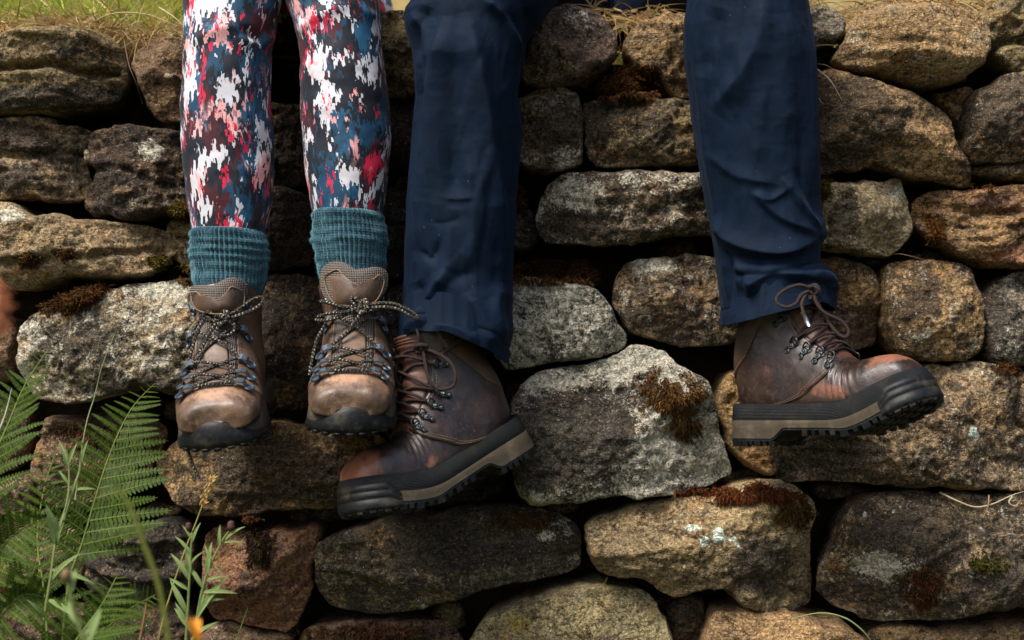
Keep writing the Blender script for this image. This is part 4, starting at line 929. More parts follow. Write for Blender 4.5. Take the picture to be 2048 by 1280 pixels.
def bow_c(b, m, hp):
    k = (b.pt(.80, 0., .012)); r = .0021
    P = lambda px, py, Y: at(px, py, Y)
    d = k[1]
    m.tube(np.array([P(828, 696, d - .004), P(838, 690, d - .014), P(852, 692, d - .012), P(850, 702, d - .004), P(836, 704, d - .006), P(830, 697, d)]), .0030, 7)
    cord(m, [P(845, 697, d - .008), P(868, 704, d - .014), P(898, 722, d - .022), P(911, 748, d - .026), P(905, 772, d - .026), P(880, 778, d - .026), P(862, 765, d - .026), P(852, 735, d - .02), P(846, 700, d - .01)], r, 50)
    cord(m, [P(836, 698, d - .006), P(812, 704, d - .002), P(796, 722, d + .008), P(792, 752, d + .012), P(800, 770, d + .012), P(814, 762, d + .01), P(818, 735, d + .004), P(832, 702, d)], r, 44)
    cord(m, [P(840, 694, d - .01), P(838, 676, d - .016), P(835, 664, d - .018), P(833, 657, d - .018)], r * .9, 12)
    cord(m, [P(848, 698, d - .006), P(875, 710, d - .008), P(895, 700, d - .002), P(921, 680, d + .006)], r, 16)
    for sg in (1, -1): cord(m, [hp[sg, 4], b.pt(.79, .3 * sg, .008), k], r)
def bow_r(b, m, hp):
    k = b.pt(.82, 0., .012); r = .0021; d = min(k[1], -.212); P = lambda px, py, Y: at(px, py, Y)
    m.tube(np.array([P(1617, 575, d - .02), P(1630, 572, d - .028), P(1637, 582, d - .028), P(1628, 588, d - .02), P(1616, 582, d - .022)]), .0034, 7)
    cord(m, [P(1622, 578, d - .02), P(1600, 570, d - .026), P(1572, 578, d - .03), P(1554, 594, d - .032), P(1556, 608, d - .032), P(1574, 614, d - .032), P(1592, 606, d - .03), P(1602, 590, d - .028), P(1618, 582, d - .022)], r, 50)
    cord(m, [P(1628, 582, d - .02), P(1632, 604, d - .026), P(1650, 626, d - .03), P(1680, 640, d - .03), P(1697, 660, d - .03), P(1692, 674, d - .03), P(1676, 668, d - .03), P(1658, 645, d - .026), P(1640, 615, d - .02), P(1630, 588, d - .014)], r, 50)
    cord(m, [P(1612, 588, d - .024), P(1604, 606, d - .034), P(1606, 622, d - .038), P(1612, 640, d - .038), P(1618, 650, d - .038)], r, 16)
    for sg in (1, -1): cord(m, [hp[sg, 4], b.pt(.80, .3 * sg, .008), P(1622, 600, d - .016), P(1625, 584, d - .018)], r)
# the heel seat of each boot, where it points, and the lean of its ankle
BC, boot_c = man_boot(man, at(1024, 852, -.11), (-.72, -.64, -.40), (-.36, .0, .93), 24, -1, 1, wear_c, bow_c, .6)
BR, boot_r = man_boot(man, at(1486, 828, -.10), (.72, -.68, .05), (.02, .05, .99), 27, 1, -1, wear_r, bow_r, 1.2)
m = MB(); m.tube(np.array([at(1605, 624, min(BR.pt(.82, 0., .012)[1], -.212) - .0392), at(1618, 652, min(BR.pt(.82, 0., .012)[1], -.212) - .0392)]), .0026, 8, smooth=False)
man.part('lace_tip', m, mat_metal('bright lace tip', (.5, .55, .6), .3), boot_r)

# --- the man's trousers
mb = MB()
eA = [(0, 826, 1112), (30, 808, 1092), (60, 812, 1074), (100, 822, 1060), (150, 830, 1052), (200, 834, 1046), (300, 828, 1038), (400, 820, 1028), (500, 813, 1021), (600, 808, 1022), (660, 802, 1020), (700, 797, 1014), (740, 796, 1010)]
eB = [(0, 1378, 1612), (60, 1368, 1619), (130, 1372, 1624), (200, 1382, 1629), (300, 1396, 1631), (400, 1415, 1632), (440, 1422, 1641), (470, 1427, 1646), (510, 1432, 1636), (535, 1436, 1636), (560, 1439, 1662), (590, 1441, 1670), (620, 1443, 1664), (660, 1444, 1660)]
YFm = [(0, -.215), (120, -.215), (350, -.205), (600, -.20), (740, -.22)]; YBm = [(0, -.05), (200, -.045), (600, -.04), (740, -.04)]
hemA = lambda a: np.interp(a, [-1, -.8, -.5, -.1, .3, .65, 1], [698, 680, 664, 664, 684, 700, 728])
hemB = lambda a: np.interp(a, [-1, -.5, 0, .3, .6, 1], [652, 638, 622, 612, 606, 622])
fA = [([(890,20),(874,160),(852,330),(838,520)], .013, 24, .6), ([(935,10),(962,160),(988,340),(1002,520)], .011, 24, 1.3), ([(915,60),(905,250),(915,430)], -.005, 28, 1.), ([(930,300),(945,420),(940,540)], .004, 16, .8), ([(845,140),(850,260),(838,380)], -.004, 10, 1.),
      ([(1046,60),(1040,200),(1032,330),(1018,480),(1010,690)], .0022, 5, 1.), ([(1036,60),(1030,200),(1022,330),(1008,480),(1000,690)], -.0012, 4, 1.), ([(838,60),(836,250),(824,430),(818,560)], .0025, 8, 1.), ([(1000,10),(1045,70),(1052,150),(1030,260)], -.007, 15, 1.), ([(960,-10),(1010,40),(1050,120)], .008, 16, .7), ([(1050,10),(1062,60),(1056,110)], -.006, 10, 1.), ([(860,10),(840,60),(838,130)], -.006, 12, 1.), ([(822,20),(850,70),(860,140)], .005, 12, 1.),
      ([(895,535),(868,580),(838,640),(806,690)], .010, 15, .6), ([(868,610),(905,560),(960,540)], -.004, 18, 1.), ([(830,560),(850,600),(880,640)], -.005, 14, 1.), ([(930,580),(965,640),(985,700)], .006, 20, .8), ([(1000,560),(985,620),(1005,690)], .006, 14, .8), ([(860,650),(910,655),(960,690)], .005, 12, 1.2), ([(835,672),(880,640),(930,655)], -.004, 12, 1.),
      ([(985,250),(1000,350),(1005,470)], -.004, 14, 1.), ([(870,330),(862,450),(880,540)], -.003, 18, 1.)]
fB = [([(1526,-20),(1512,70),(1480,150),(1420,230)], .008, 22, .7), ([(1440,10),(1420,80),(1402,160)], -.005, 20, 1.), ([(1560,20),(1575,140),(1570,300)], .005, 34, 1.), ([(1386,60),(1398,180),(1412,300),(1432,430),(1450,560),(1456,640)], .0022, 5, 1.), ([(1396,60),(1408,180),(1422,300),(1442,430),(1460,560),(1466,640)], -.0012, 4, 1.), ([(1618,40),(1622,200),(1626,380)], .003, 8, 1.),
      ([(1424,425),(1450,470),(1505,500),(1575,505),(1645,468)], .008, 11, .6), ([(1440,505),(1500,520),(1570,520),(1640,495)], -.004, 14, 1.), ([(1560,350),(1600,410),(1645,464)], .005, 9, .7), ([(1500,380),(1560,435),(1640,470)], .004, 9, .7), ([(1590,330),(1615,390),(1640,450)], -.003, 9, 1.), ([(1460,545),(1520,550),(1590,538),(1632,535)], -.006, 10, 1.), ([(1436,470),(1470,520),(1480,590)], .004, 9, .7), ([(1500,590),(1520,555),(1570,545),(1640,560)], .009, 14, .7), ([(1470,520),(1500,560),(1505,600)], .005, 12, .8), ([(1620,545),(1655,560),(1668,590)], .006, 10, 1.), ([(1590,570),(1640,572),(1662,600)], -.006, 9, 1.),
      ([(1408,300),(1470,350),(1560,370)], .003, 12, .8)]
rs = np.random.default_rng(21)
for fl_, (xa, xb) in ((fA, (840, 1020)), (fB, (1420, 1620))):     # fine drag creases in the cloth
    for _ in range(16):
        x_, y_, h_ = rs.uniform(xa, xb), rs.uniform(20, 480), rs.uniform(70, 220); dx = rs.normal(0, 22)
        fl_.append(([(x_, y_), (x_ + dx * .5 + rs.normal(0, 6), y_ + h_ / 2), (x_ + dx, y_ + h_)], rs.choice([-1, 1]) * rs.uniform(.0007, .0016), rs.uniform(6, 12), rs.uniform(.6, 1.4)))
    for _ in range(3):
        x_, y_ = rs.uniform(xa, xb - 50), rs.uniform(330, 610); l_ = rs.uniform(30, 80)
        fl_.append(([(x_, y_), (x_ + l_ / 2, y_ + rs.normal(6, 8)), (x_ + l_, y_ + rs.normal(-6, 16))], rs.choice([-1, 1]) * rs.uniform(.0012, .0028), rs.uniform(5, 9), rs.uniform(.6, 1.4)))
for e, hem, hx, fl, uvo in ((eA, hemA, at(1120, 0, .38)[0], fA, 0.), (eB, hemB, at(1330, 0, .38)[0], fB, .41)):
    G, th, k0 = leg_rows(e, YFm, YBm, hem, (hx, .40, 1.1), 200, 300, zt=1.20, zb=1.045, thigh_w=.085)
    wob = .0018 * fbm(G * np.array([14, 14, 5]), 2, 11) + .0012 * ridged(G * np.array([34, 34, 13]), 3, 12)
    px, py = proj(G); hm = hem(np.sin(th))[None]
    st = -.0022 * np.exp(-((py - (hm - 31)) / 3.) ** 2) - .0012 * np.exp(-((py - (hm - 25)) / 2.) ** 2) + .0010 * sstep(-33, -28, py - hm) * (1 + .5 * vnoise(G * 70, 5))         # hem stitch line
    add_cloth(mb, G, th, fold_field(G, fl) + wob + st, uvo)
pelvis(mb, np.array([at(1225, 0, .44)[0], .47, 1.15]), .175, .15, .13)
trousers = man.part('trousers', mb, M_NAVY)

# ---- the woman's boots: nubuck, seen from the front
WT = [ (.276, .010, .276, .003, .014, .4), (.275, .026, .274, .0, .034, .40), (.268, .034, .265, .0, .0425, .40), (.248, .042, .243, .0, .0475, .40), (.222, .049, .214, .0, .0490, .4),
 (.194, .058, .180, .0, .047, .38), (.168, .078, .143, .0, .0445, .36), (.150, .100, .097, .0, .041, .36), (.137, .116, .050, .001, .0385, .38), (.127, .131, .013, .006, .036, .42),
 (.120, .139, -.002, .033, .035, .46), (.117, .144, -.001, .060, .0375, .5), (.116, .147, .005, .085, .041, .5), (.115, .149, .009, .102, .043, .5)]
def woman_boot(owner, O, F, U, side, tong, bow, roll_label=None):
    b = Boot(owner, WT, O, F, U, -3, .16, 1.0, side, 5.)
    b.sole_f = (-.004, .2775); b.sole_w = np.array([(-.01, .035), (.03, .036), (.08, .036), (.12, .039), (.16, .0455), (.20, .0480), (.24, .0465), (.28, .0405)])
    def wear(p, sv, th):
        f, y, z = p[..., 0], p[..., 1], p[..., 2]
        return .75 * np.exp(-((f - .252) / .018) ** 2 - ((y + .004) / .024) ** 2 - ((z - .048) / .014) ** 2) + .22 * sstep(.2, .26, f) + .10
    rel = lambda p, sv, th: .0022 * np.exp(-((p[..., 0] - .185) / .022) ** 2) * np.sin(p[..., 0] * 480 + 1.2 * np.sin(th * 3)) + .0012 * fbm(p * 40, 3, 8)
    mb = MB(); b.upper(mb, wear, rel); o = owner.part('boot', mb, M_NUBUCK)
    own = lambda n, m, mat, sm=True, lab=None: owner.part(n, m, mat, o, sm, lab)
    gap = lambda s_: np.interp(s_, [.25, .45, .6, .8, 1.], [.50, .54, .60, .72, .80])
    for sg in (1, -1):                           # lacing flaps
        fs = lambda u, v: .235 + .765 * u + .05 * v
        ft = lambda u, v, sg=sg: sg * (gap(fs(u, v)) + (1.15 + .3 * u - .2) * v)
        m = MB(); b.patch(m, fs, ft, 50, 30, .0026, lambda p, a, t: .15 + 0 * t); own('lace_flap', m, M_NUBUCK)
        m = MB()
        for k in range(44):
            s_ = .33 + .63 * k / 44; m.tube(np.array([b.pt(x, sg * (gap(x) + .07), .0030) for x in (s_, s_ + .008)]), .00045, 5, smooth=False)
        own('stitching', m, M_STITCH)
    # tongue: mesh below, a leather tab, then the padded top standing clear of the ankle
    m = MB(); b.patch(m, lambda u, v: .245 + .52 * u, lambda u, v: (v - .5) * 2 * (.42 + .22 * u), 40, 24, lambda u, v: .0012 + .002 * np.cos((v - .5) * 3)); tg = own('tongue', m, M_MESHF)
    m = MB(); b.patch(m, lambda u, v: .26 + .22 * u, lambda u, v: (v - .5) * 2 * (.30 - .04 * u), 20, 16, .0048, lambda p, a, t: .2 + 0 * t); own('tongue_tab', m, M_NUBUCK)
    pts = np.array(tong['rim'], float); nA = 40    # padded tongue top: pixel outline given real depth, a curved cushion
    yb, ych = tong['Y'], tong['curve']
    ctr = pts.mean(0); O2 = cr(pts, np.linspace(0, 1, 72, endpoint=False), True)
    def cushion(k0, k1, lift, shrink, mat, name, rim=None):
        O3 = O2 if rim is None else cr(np.array(rim, float), np.linspace(0, 1, 72, endpoint=False), True)
        cc = O3.mean(0); t = np.sin(np.linspace(0, 1, 16) * np.pi / 2)
        Q = cc + t[:, None, None] * (O3 - cc)[None]; half = (pts[:, 0].max() - pts[:, 0].min()) / 2
        Yv = yb + ych * ((Q[..., 0] - ctr[0]) / half) ** 2 + tong['lean'] * (Q[..., 1] - ctr[1]) - lift * (1 - t[:, None] ** 3.)
        G = at_v(Q[..., 0], Q[..., 1], Yv)
        bk = G[-1].copy(); bk[:, 1] += .012; c2 = bk.mean(0); bk2 = c2 + (bk - c2) * .6; bk2[:, 1] += .004
        G = np.concatenate([G, bk[None], bk2[None]]); mm = MB(); lt = np.stack([G[..., 0], G[..., 2], 0 * G[..., 0]], -1)
        mm.grid(G, closed_v=True, cap0=True, cap1=True, lt=lt, wear=.15 + 0 * G[..., 0], flip=True); return own(name, mm, mat)
    cushion(0, 1, .007, 1, M_MESHF, 'tongue_top')
    cushion(0, 1, .0105, 1, M_NUBUCK, 'tongue_patch', tong['patch'])
    m = MB(); q = cr(np.array(tong['patch'], float), np.linspace(0, 1, 70), True); half = (pts[:, 0].max() - pts[:, 0].min()) / 2
    Yv = yb + ych * ((q[:, 0] - ctr[0]) / half) ** 2 + tong['lean'] * (q[:, 1] - ctr[1]) - .0065
    m.tube(at_v(q[:, 0], q[:, 1], Yv), .0009, 5, smooth=False); own('tongue_piping', m, M_STITCH)
    # taupe midsole, black outsole, black rubber toe cap with a wavy upper edge
    bot = lambda f, y=0: -.014 - .007 * (1 - sstep(.07, .10, f))
    m = MB(); b.band(m, [(lambda f, y: .0085 - .010 * sstep(.225, .25, f), -.001), (lambda f, y: .0098 - .010 * sstep(.225, .25, f), .0016), (lambda f, y: .002 - .006 * sstep(.225, .25, f), .0030), (-.008, .0042), (bot, .0030)]); own('midsole', m, M_TAUPE)
    m = MB(); b.band(m, [(lambda f, y: bot(f) + .006, .0030), (lambda f, y: bot(f) + .005, .0050), (lambda f, y: bot(f) - .003, .0054), (lambda f, y: bot(f) - .006, .003)])
    Pn = b.outline(72, .0035)
    for k in range(72):
        f, y = Pn[k]
        if .085 < f < .115 or k % 2: continue
        t = Pn[(k + 1) % 72] - Pn[k - 1]; t /= np.linalg.norm(t); nn = np.array([t[1], -t[0]])
        if (nn * (Pn[k] - Pn.mean(0))).sum() < 0: nn = -nn
        c = []
        for zz, gr in ((bot(f) - .004, 0), (bot(f) - .0078, -.001)):
            for (i, j) in ((-1, -1), (1, -1), (1, 1), (-1, 1)):
                q = Pn[k] + t * i * (.0045 + gr) - nn * .003 + nn * j * (.0065 + gr); c.append((q[0], q[1], zz))
        m.add(b.warp(np.array(c)), [(0, 1, 2, 3), (4, 7, 6, 5), (0, 4, 5, 1), (1, 5, 6, 2), (2, 6, 7, 3), (3, 7, 4, 0)], lt=np.zeros((8, 3)))
    own('outsole', m, M_BLACK)
    m = MB(); n = 200; P0 = b.outline(n, 0.); ids = [k for k in range(n) if P0[k, 0] > .232]; rows = []
    arc = np.linspace(-1, 1, len(ids)); hgt = cr([-.015, -.012, -.006, .002, .007, .0085, .007, .000, -.008, -.016], (arc * side + 1) / 2)
    for (fr, gr) in ((1., .0005), (.97, .0030), (.8, .0048), (.5, .0064), (.2, .0070), (0., .0060), (-.04, .003)):
        P = b.outline(n, gr); lo = np.array([bot(P0[k, 0]) for k in ids]) - .004
        inn = np.clip(fr, 0, 1) ** 3 * .0035 * np.clip(1 - np.abs(arc) ** 2, 0, 1)
        rows.append(np.stack([P[ids, 0] - inn, P[ids, 1] * (1 - inn * 4), lo + (hgt + .004 - lo) * fr], -1))
    G = np.array(rows); m.grid(b.warp(G), lt=0 * G); own('toe_cap', m, M_BLACK)
    # bent metal lace hooks
    hk = MB()
    prof = [(-.0075, .0015), (-.0085, .0045), (-.0055, .0072), (.000, .0078), (.003, .0052), (.005, .0018), (.011, .0014)]
    hk.grid(np.array([[(sx * hw, y, z + dz) for (sx, dz) in ((-1, 0), (1, 0), (1, -.0012), (-1, -.0012))] for (y, z), hw in zip(prof, (.0036, .004, .0044, .0044, .0042, .0046, .0036))]), closed_v=True, cap0=True, cap1=True)
    a = np.linspace(0, 2 * np.pi, 16, endpoint=False)
    hk.tube(np.array([(.0046 * np.cos(t), .0075 + .0046 * np.sin(t), .0022) for t in np.linspace(0, 2 * np.pi, 17)]), .0013, 6, smooth=False)
    hme = hk.mesh('lace_hook', M_HOOK_W, False)
    s_h = [.245, .32, .41, .54, .78]; hp = {}
    for sg in (1, -1):
        for i, s_ in enumerate(s_h):
            t0 = sg * (gap(s_) + .16); p = b.pt(s_, t0, .0026); nn = b.nrm(s_, t0); tt = b.pt(s_, t0 + sg * .01, .0026) - p; tt -= nn * tt.dot(nn); tt /= np.linalg.norm(tt)
            x = np.cross(tt, nn); owner.inst('lace_hook', hme, Matrix(((x[0], tt[0], nn[0], p[0]), (x[1], tt[1], nn[1], p[1]), (x[2], tt[2], nn[2], p[2]), (0, 0, 0, 1))) @ Matrix.Diagonal((1.15, 1.15, 1.15, 1)), o)
            hp[sg, i] = p - tt * .008 + nn * .0045
    m = MB(); r = .0019
    cord(m, [hp[1, 0], b.pt(s_h[0], .2, .006), b.pt(s_h[0] - .004, 0., .0065), b.pt(s_h[0], -.2, .006), hp[-1, 0]], r)
    for i in range(4):
        ss_ = np.linspace(s_h[i], s_h[i + 1], 7)[1:-1]
        for sg in (1, -1):
            aa = np.linspace(sg, -sg, 7)[1:-1] * (.45 + .04 * i); lf = .0072 + (.003 if sg > 0 else 0)
            cord(m, [hp[sg, i]] + [b.pt(x, y, lf) for x, y in zip(ss_, aa)] + [hp[-sg, i + 1]], r)
    bow(b, m, hp); own('lace', m, M_LACE_W)
    return b, o
r_ = .0021
def bow1(b, m, hp):
    d = min(b.pt(.80, 0, .016)[1], -.226); P = lambda x, y, q=0.: at(x, y, d - q)
    m.tube(np.array([P(438, 626, .006), P(450, 622, .014), P(455, 634, .016), P(444, 648, .014), P(432, 642, .01), P(436, 630, .012), P(448, 636, .018)]), .0036, 7)
    cord(m, [P(450, 634, .008), P(475, 620, .012), P(500, 602, .010), P(520, 594, .006), P(526, 602, .006), P(515, 614, .008), P(490, 626, .012), P(455, 638, .012)], r_, 46)
    cord(m, [P(440, 634, .008), P(420, 624, .012), P(408, 628, .014), P(410, 640, .012), P(432, 640, .010)], r_, 30)
    cord(m, [P(446, 642, .01), P(432, 662, .016), P(440, 672, .018), P(462, 668, .018), P(470, 652, .014), P(452, 640, .012)], r_, 30)
    cord(m, [P(436, 640, .012), P(412, 680, .022), P(392, 720, .03), P(378, 760, .036), P(364, 802, .036)], r_, 36)
    cord(m, [P(410, 640, .01), P(396, 660, .014), P(382, 705, .022), P(374, 750, .03), P(362, 800, .034)], r_, 36)
    for sg in (1, -1): cord(m, [hp[sg, 4], P(444 + (-34 if sg > 0 else 40) * -np.sign(b.L[0]) * 0 + (20 if (hp[sg, 4] - b.O) @ np.array([1, 0, 0]) > 0 else -20), 640, .010), P(444, 636, .010)], r_)
def bow2(b, m, hp):
    d = min(b.pt(.80, 0, .016)[1], -.208); P = lambda x, y, q=0.: at(x, y, d - q)
    m.tube(np.array([P(720, 606, .006), P(730, 602, .014), P(734, 614, .018), P(726, 626, .016), P(718, 618, .012), P(728, 610, .018)]), .0036, 7)
    cord(m, [P(728, 612, .01), P(760, 606, .012), P(790, 608, .010), P(820, 622, .006), P(836, 634, .002), P(825, 634, .004), P(795, 618, .010), P(760, 614, .014), P(728, 618, .014)], r_, 46)
    cord(m, [P(722, 612, .01), P(710, 596, .012), P(700, 600, .012), P(712, 612, .014)], r_, 20)
    cord(m, [P(722, 612, .01), P(690, 614, .014), P(660, 606, .010), P(640, 602, .002)], r_, 24)
    cord(m, [P(722, 616, .012), P(690, 630, .016), P(655, 640, .014), P(632, 640, .004)], r_, 24)
    cord(m, [P(722, 614, .012), P(690, 624, .018), P(660, 626, .016), P(634, 634, .006)], r_, 24)
    cord(m, [P(726, 618, .014), P(706, 650, .022), P(682, 676, .028), P(664, 690, .032)], r_, 24)
    cord(m, [P(650, 650, .010), P(634, 680, .018), P(624, 720, .024), P(619, 750, .028)], r_, 24)
    for sg in (1, -1): cord(m, [hp[sg, 4], P(727 + (20 if (hp[sg, 4] - b.O)[0] > 0 else -20), 620, .010), P(727, 614, .010)], r_)
B1, boot1 = woman_boot(woman, at(493, 773, -.065), (.022, -1, -.125), (-.12, -.1, 1), 1,
    dict(rim=[(380,590),(382,574),(400,570),(425,570),(445,560),(465,554),(484,560),(494,578),(490,600),(480,618),(455,624),(410,624),(384,612)], patch=[(382,590),(392,584),(412,600),(435,600),(452,588),(463,574),(486,584),(488,604),(476,624),(430,628),(392,618)], Y=-.232, curve=.03, lean=-.00012), bow1)
B2, boot2 = woman_boot(woman, at(706, 752, -.04), (.135, -1, -.115), (.01, -.1, 1), -1,
    dict(rim=[(640,548),(650,530),(672,522),(694,528),(710,538),(732,536),(758,534),(774,546),(775,570),(764,592),(745,606),(700,610),(660,604),(642,580)], patch=[(648,556),(660,545),(676,540),(690,556),(714,569),(738,566),(758,550),(768,562),(760,590),(742,608),(700,612),(664,602)], Y=-.205, curve=.03, lean=-.00012), bow2)
# frayed cream lace end on the second boot, and the dark end hanging below the first
m = MB(); d = B2.pt(.62, 0, .02)[1]
for k in range(9):
    a = random.uniform(-3, 3); m.tube(np.array([at(664 + a * .4, 690, d - .03), at(656 + a, 712, d - .034), at(645 + a * 1.5, 735, d - .036), at(636 + a * 2.4, 752 + random.uniform(-6, 6), d - .034)]), .0008, 5)
o = woman.part('frayed_lace_end', m, mat_plain('cream cotton fray', (.55, .44, .30)), boot2)
m = MB(); d = B1.warp(np.array([.25, .02, -.02]))[1]
m.tube(np.array([at(376, 890, d), at(378, 906, d), at(384, 925, d + .004), at(392, 942, d + .004), at(399, 958, d + .004)]), .0019, 6); woman.part('lace_end', m, M_LACE_W, boot1)

# ------------------------------------------------------------------ moss
def moss(label, px, py, rx, ry, col, col2, n=1500, mound=.012, ln=(.003, .008), seed=0, droop=.3, rot=0., group='moss clumps on the wall'):
    rs = np.random.default_rng(seed + 50); m = MB()
    a = rs.uniform(0, 2 * np.pi, n); n = int(n * 1.5); a = rs.uniform(0, 2 * np.pi, n); r = rs.uniform(0, 1, n) ** .72 * (1 + .55 * vnoise(np.stack([np.cos(a) * 2, np.sin(a) * 2, 0 * a + seed], 1), seed))
    u, v = rx * r * np.cos(a), ry * r * np.sin(a); qx = px + u * np.cos(rot) - v * np.sin(rot); qy = py + u * np.sin(rot) + v * np.cos(rot)
    kp = vnoise(np.stack([qx / 11, qy / 11, 0 * qx + seed], 1), seed + 3) > -.6 - 1.2 * (mound > .018) + .5 * r ** 2
    qx, qy, r, u, v = qx[kp], qy[kp], r[kp], u[kp], v[kp]; n = len(qx)
    Y = face_y(qx, qy) - mound * np.clip(1 - r ** 2, 0, 1)
    P = at_v(qx, qy, Y); org = at(px, py, float(np.median(Y)))
    # the body of the cushion
    uu, aa = np.meshgrid(np.linspace(0, 1, 12), np.linspace(0, 2 * np.pi, 30, endpoint=False), indexing='ij')
    bx, by = rx * uu * .92 * np.cos(aa), ry * uu * .92 * np.sin(aa); gx = px + bx * np.cos(rot) - by * np.sin(rot); gy = py + bx * np.sin(rot) + by * np.cos(rot)
    G = at_v(gx, gy, face_y(gx, gy) - mound * .85 * np.clip(1 - uu ** 2, 0, 1) + .006 * uu ** 6)
    G[..., 1] += .003 * fbm(G * 90, 3, seed)
    if mound >= .018: m.grid(G, closed_v=True, cap0=True, flip=True, col=np.tile(np.array(col) * .6, (12, 30, 1)))
    for i in range(n):
        d = np.array([u[i] / rx * .7, -1, -v[i] / ry * .5]) + rs.normal(0, 1., 3); d[1] = min(d[1], -.1); d[2] -= droop; d /= np.linalg.norm(d)
        t = np.cross(d, rs.normal(0, 1, 3)); t /= np.linalg.norm(t); l = rs.uniform(*ln); wd = rs.uniform(.0005, .0011)
        k = rs.uniform(0, 1) ** 1.3; c = np.array(col) * (1 - k) + np.array(col2) * k; c = c * rs.uniform(.5, 1.3)
        if rs.uniform() < .14: c = np.array([.055, .05, .012]) * rs.uniform(.6, 1.4)
        mid = P[i] + d * l * .6 + rs.normal(0, .001, 3); tip = P[i] + d * l + np.array([0, 0, -droop * l * .5])
        m.add([P[i] - t * wd, P[i] + t * wd, mid + t * wd * .8, mid - t * wd * .8, tip], [(0, 1, 2, 3), (3, 2, 4)], col=np.tile(c, (5, 1)))
    single('moss_clump', m, M_MOSS, org, label, 'moss', group, None, False)
RB, RB2, OM, OM2 = (.042, .016, .006), (.13, .052, .016), (.040, .030, .006), (.13, .095, .018)
moss('rust brown moss cushion at the upper left end of the pale stone', 158, 592, 54, 24, RB, RB2, 2200, .02, seed=1, rot=-.3)
moss('small dark moss tuft at the left of the long tan stone', 56, 521, 22, 14, RB, (.10, .05, .015), 500, .012, seed=2)
moss('small dark moss tuft in the middle of the long tan stone', 134, 508, 18, 15, (.03, .012, .005), (.09, .04, .012), 450, .012, seed=3)
moss('small olive moss spot on the right end of the long tan stone', 320, 522, 16, 14, OM, OM2, 600, .02, seed=4)
moss('olive orange moss cushion beside the left sock', 372, 545, 22, 20, OM, (.18, .09, .015), 700, .02, seed=5)
moss('olive moss cushion left of the leggings above the left sock', 362, 422, 18, 18, OM, (.17, .10, .015), 600, .02, seed=6)
moss('round rust brown moss mound between the two upper stones by the trousers', 1250, 172, 70, 30, RB, (.12, .045, .014), 2600, .045, seed=7)
moss('flat rust brown moss mat on the grey stone right of the hem', 1115, 543, 82, 24, RB, RB2, 2600, .02, seed=8, rot=.12)
moss('shaggy brown moss on the right half of the largest grey stone', 1345, 792, 66, 44, RB, (.16, .075, .02), 2200, .008, (.004, .010), 9, .7, .35)
moss('hanging wisps of brown moss low on the largest grey stone', 1370, 850, 30, 30, RB, (.14, .07, .02), 500, .004, (.004, .012), 10, .8)
moss('long rust red moss fringe along the top of the lichen flecked stone', 1490, 985, 118, 20, (.055, .015, .006), (.17, .045, .014), 3000, .014, (.004, .012), 11, .6, -.05)
moss('dark moss hanging at the right shoulder of the lichen flecked stone', 1590, 1025, 34, 30, (.03, .014, .005), (.10, .05, .012), 900, .01, (.004, .012), 12, .6)
moss('brown moss streak on the big stone at the lower right', 1850, 1175, 40, 42, (.035, .012, .006), (.11, .04, .015), 1000, .008, (.004, .010), 13, .5, .5)
moss('green moss tuft on the big stone at the lower right', 1965, 1130, 36, 20, (.03, .03, .006), (.10, .09, .02), 800, .012, seed=14)
moss('orange moss in the crack left of the reddish layered stone', 1868, 458, 22, 30, (.05, .02, .006), (.20, .07, .015), 800, .012, seed=15)
moss('olive moss tuft between the trouser leg and the pale stone', 1642, 372, 18, 22, OM, (.13, .09, .015), 500, .02, seed=16)
moss('dark root ball on the upper edge of the reddish brown stone', 515, 1085, 26, 40, (.014, .008, .006), (.06, .03, .02), 900, .02, (.004, .012), 17, .5)
moss('fibrous brown moss along the bottom edge under the long stone', 740, 1262, 110, 18, (.04, .018, .01), (.14, .065, .035), 1700, .015, (.004, .012), 18, .3)
moss('dark red moss on the left end of the long lower stone', 500, 1040, 16, 8, RB, RB2, 300, .018, seed=19)
moss('brown moss on the top right of the long lower stone', 1050, 1040, 60, 16, (.035, .018, .008), (.12, .06, .025), 1000, .012, (.004, .010), 20, .4, .1)
moss('dry root mat on the stone behind the big fern', 190, 870, 90, 26, (.05, .024, .012), (.16, .085, .045), 1300, .012, (.005, .016), 21, .4)
moss('rust moss sliver behind the right edge of the dark trouser leg', 1040, 400, 16, 30, RB, RB2, 500, .015, seed=22)
moss('dark red moss on the small stone by the right edge', 2010, 735, 34, 14, RB, (.12, .05, .015), 500, .01, seed=23)
moss('dark red moss on the top edge of the reddish layered stone', 1975, 372, 40, 8, RB, RB2, 400, .012, seed=24)

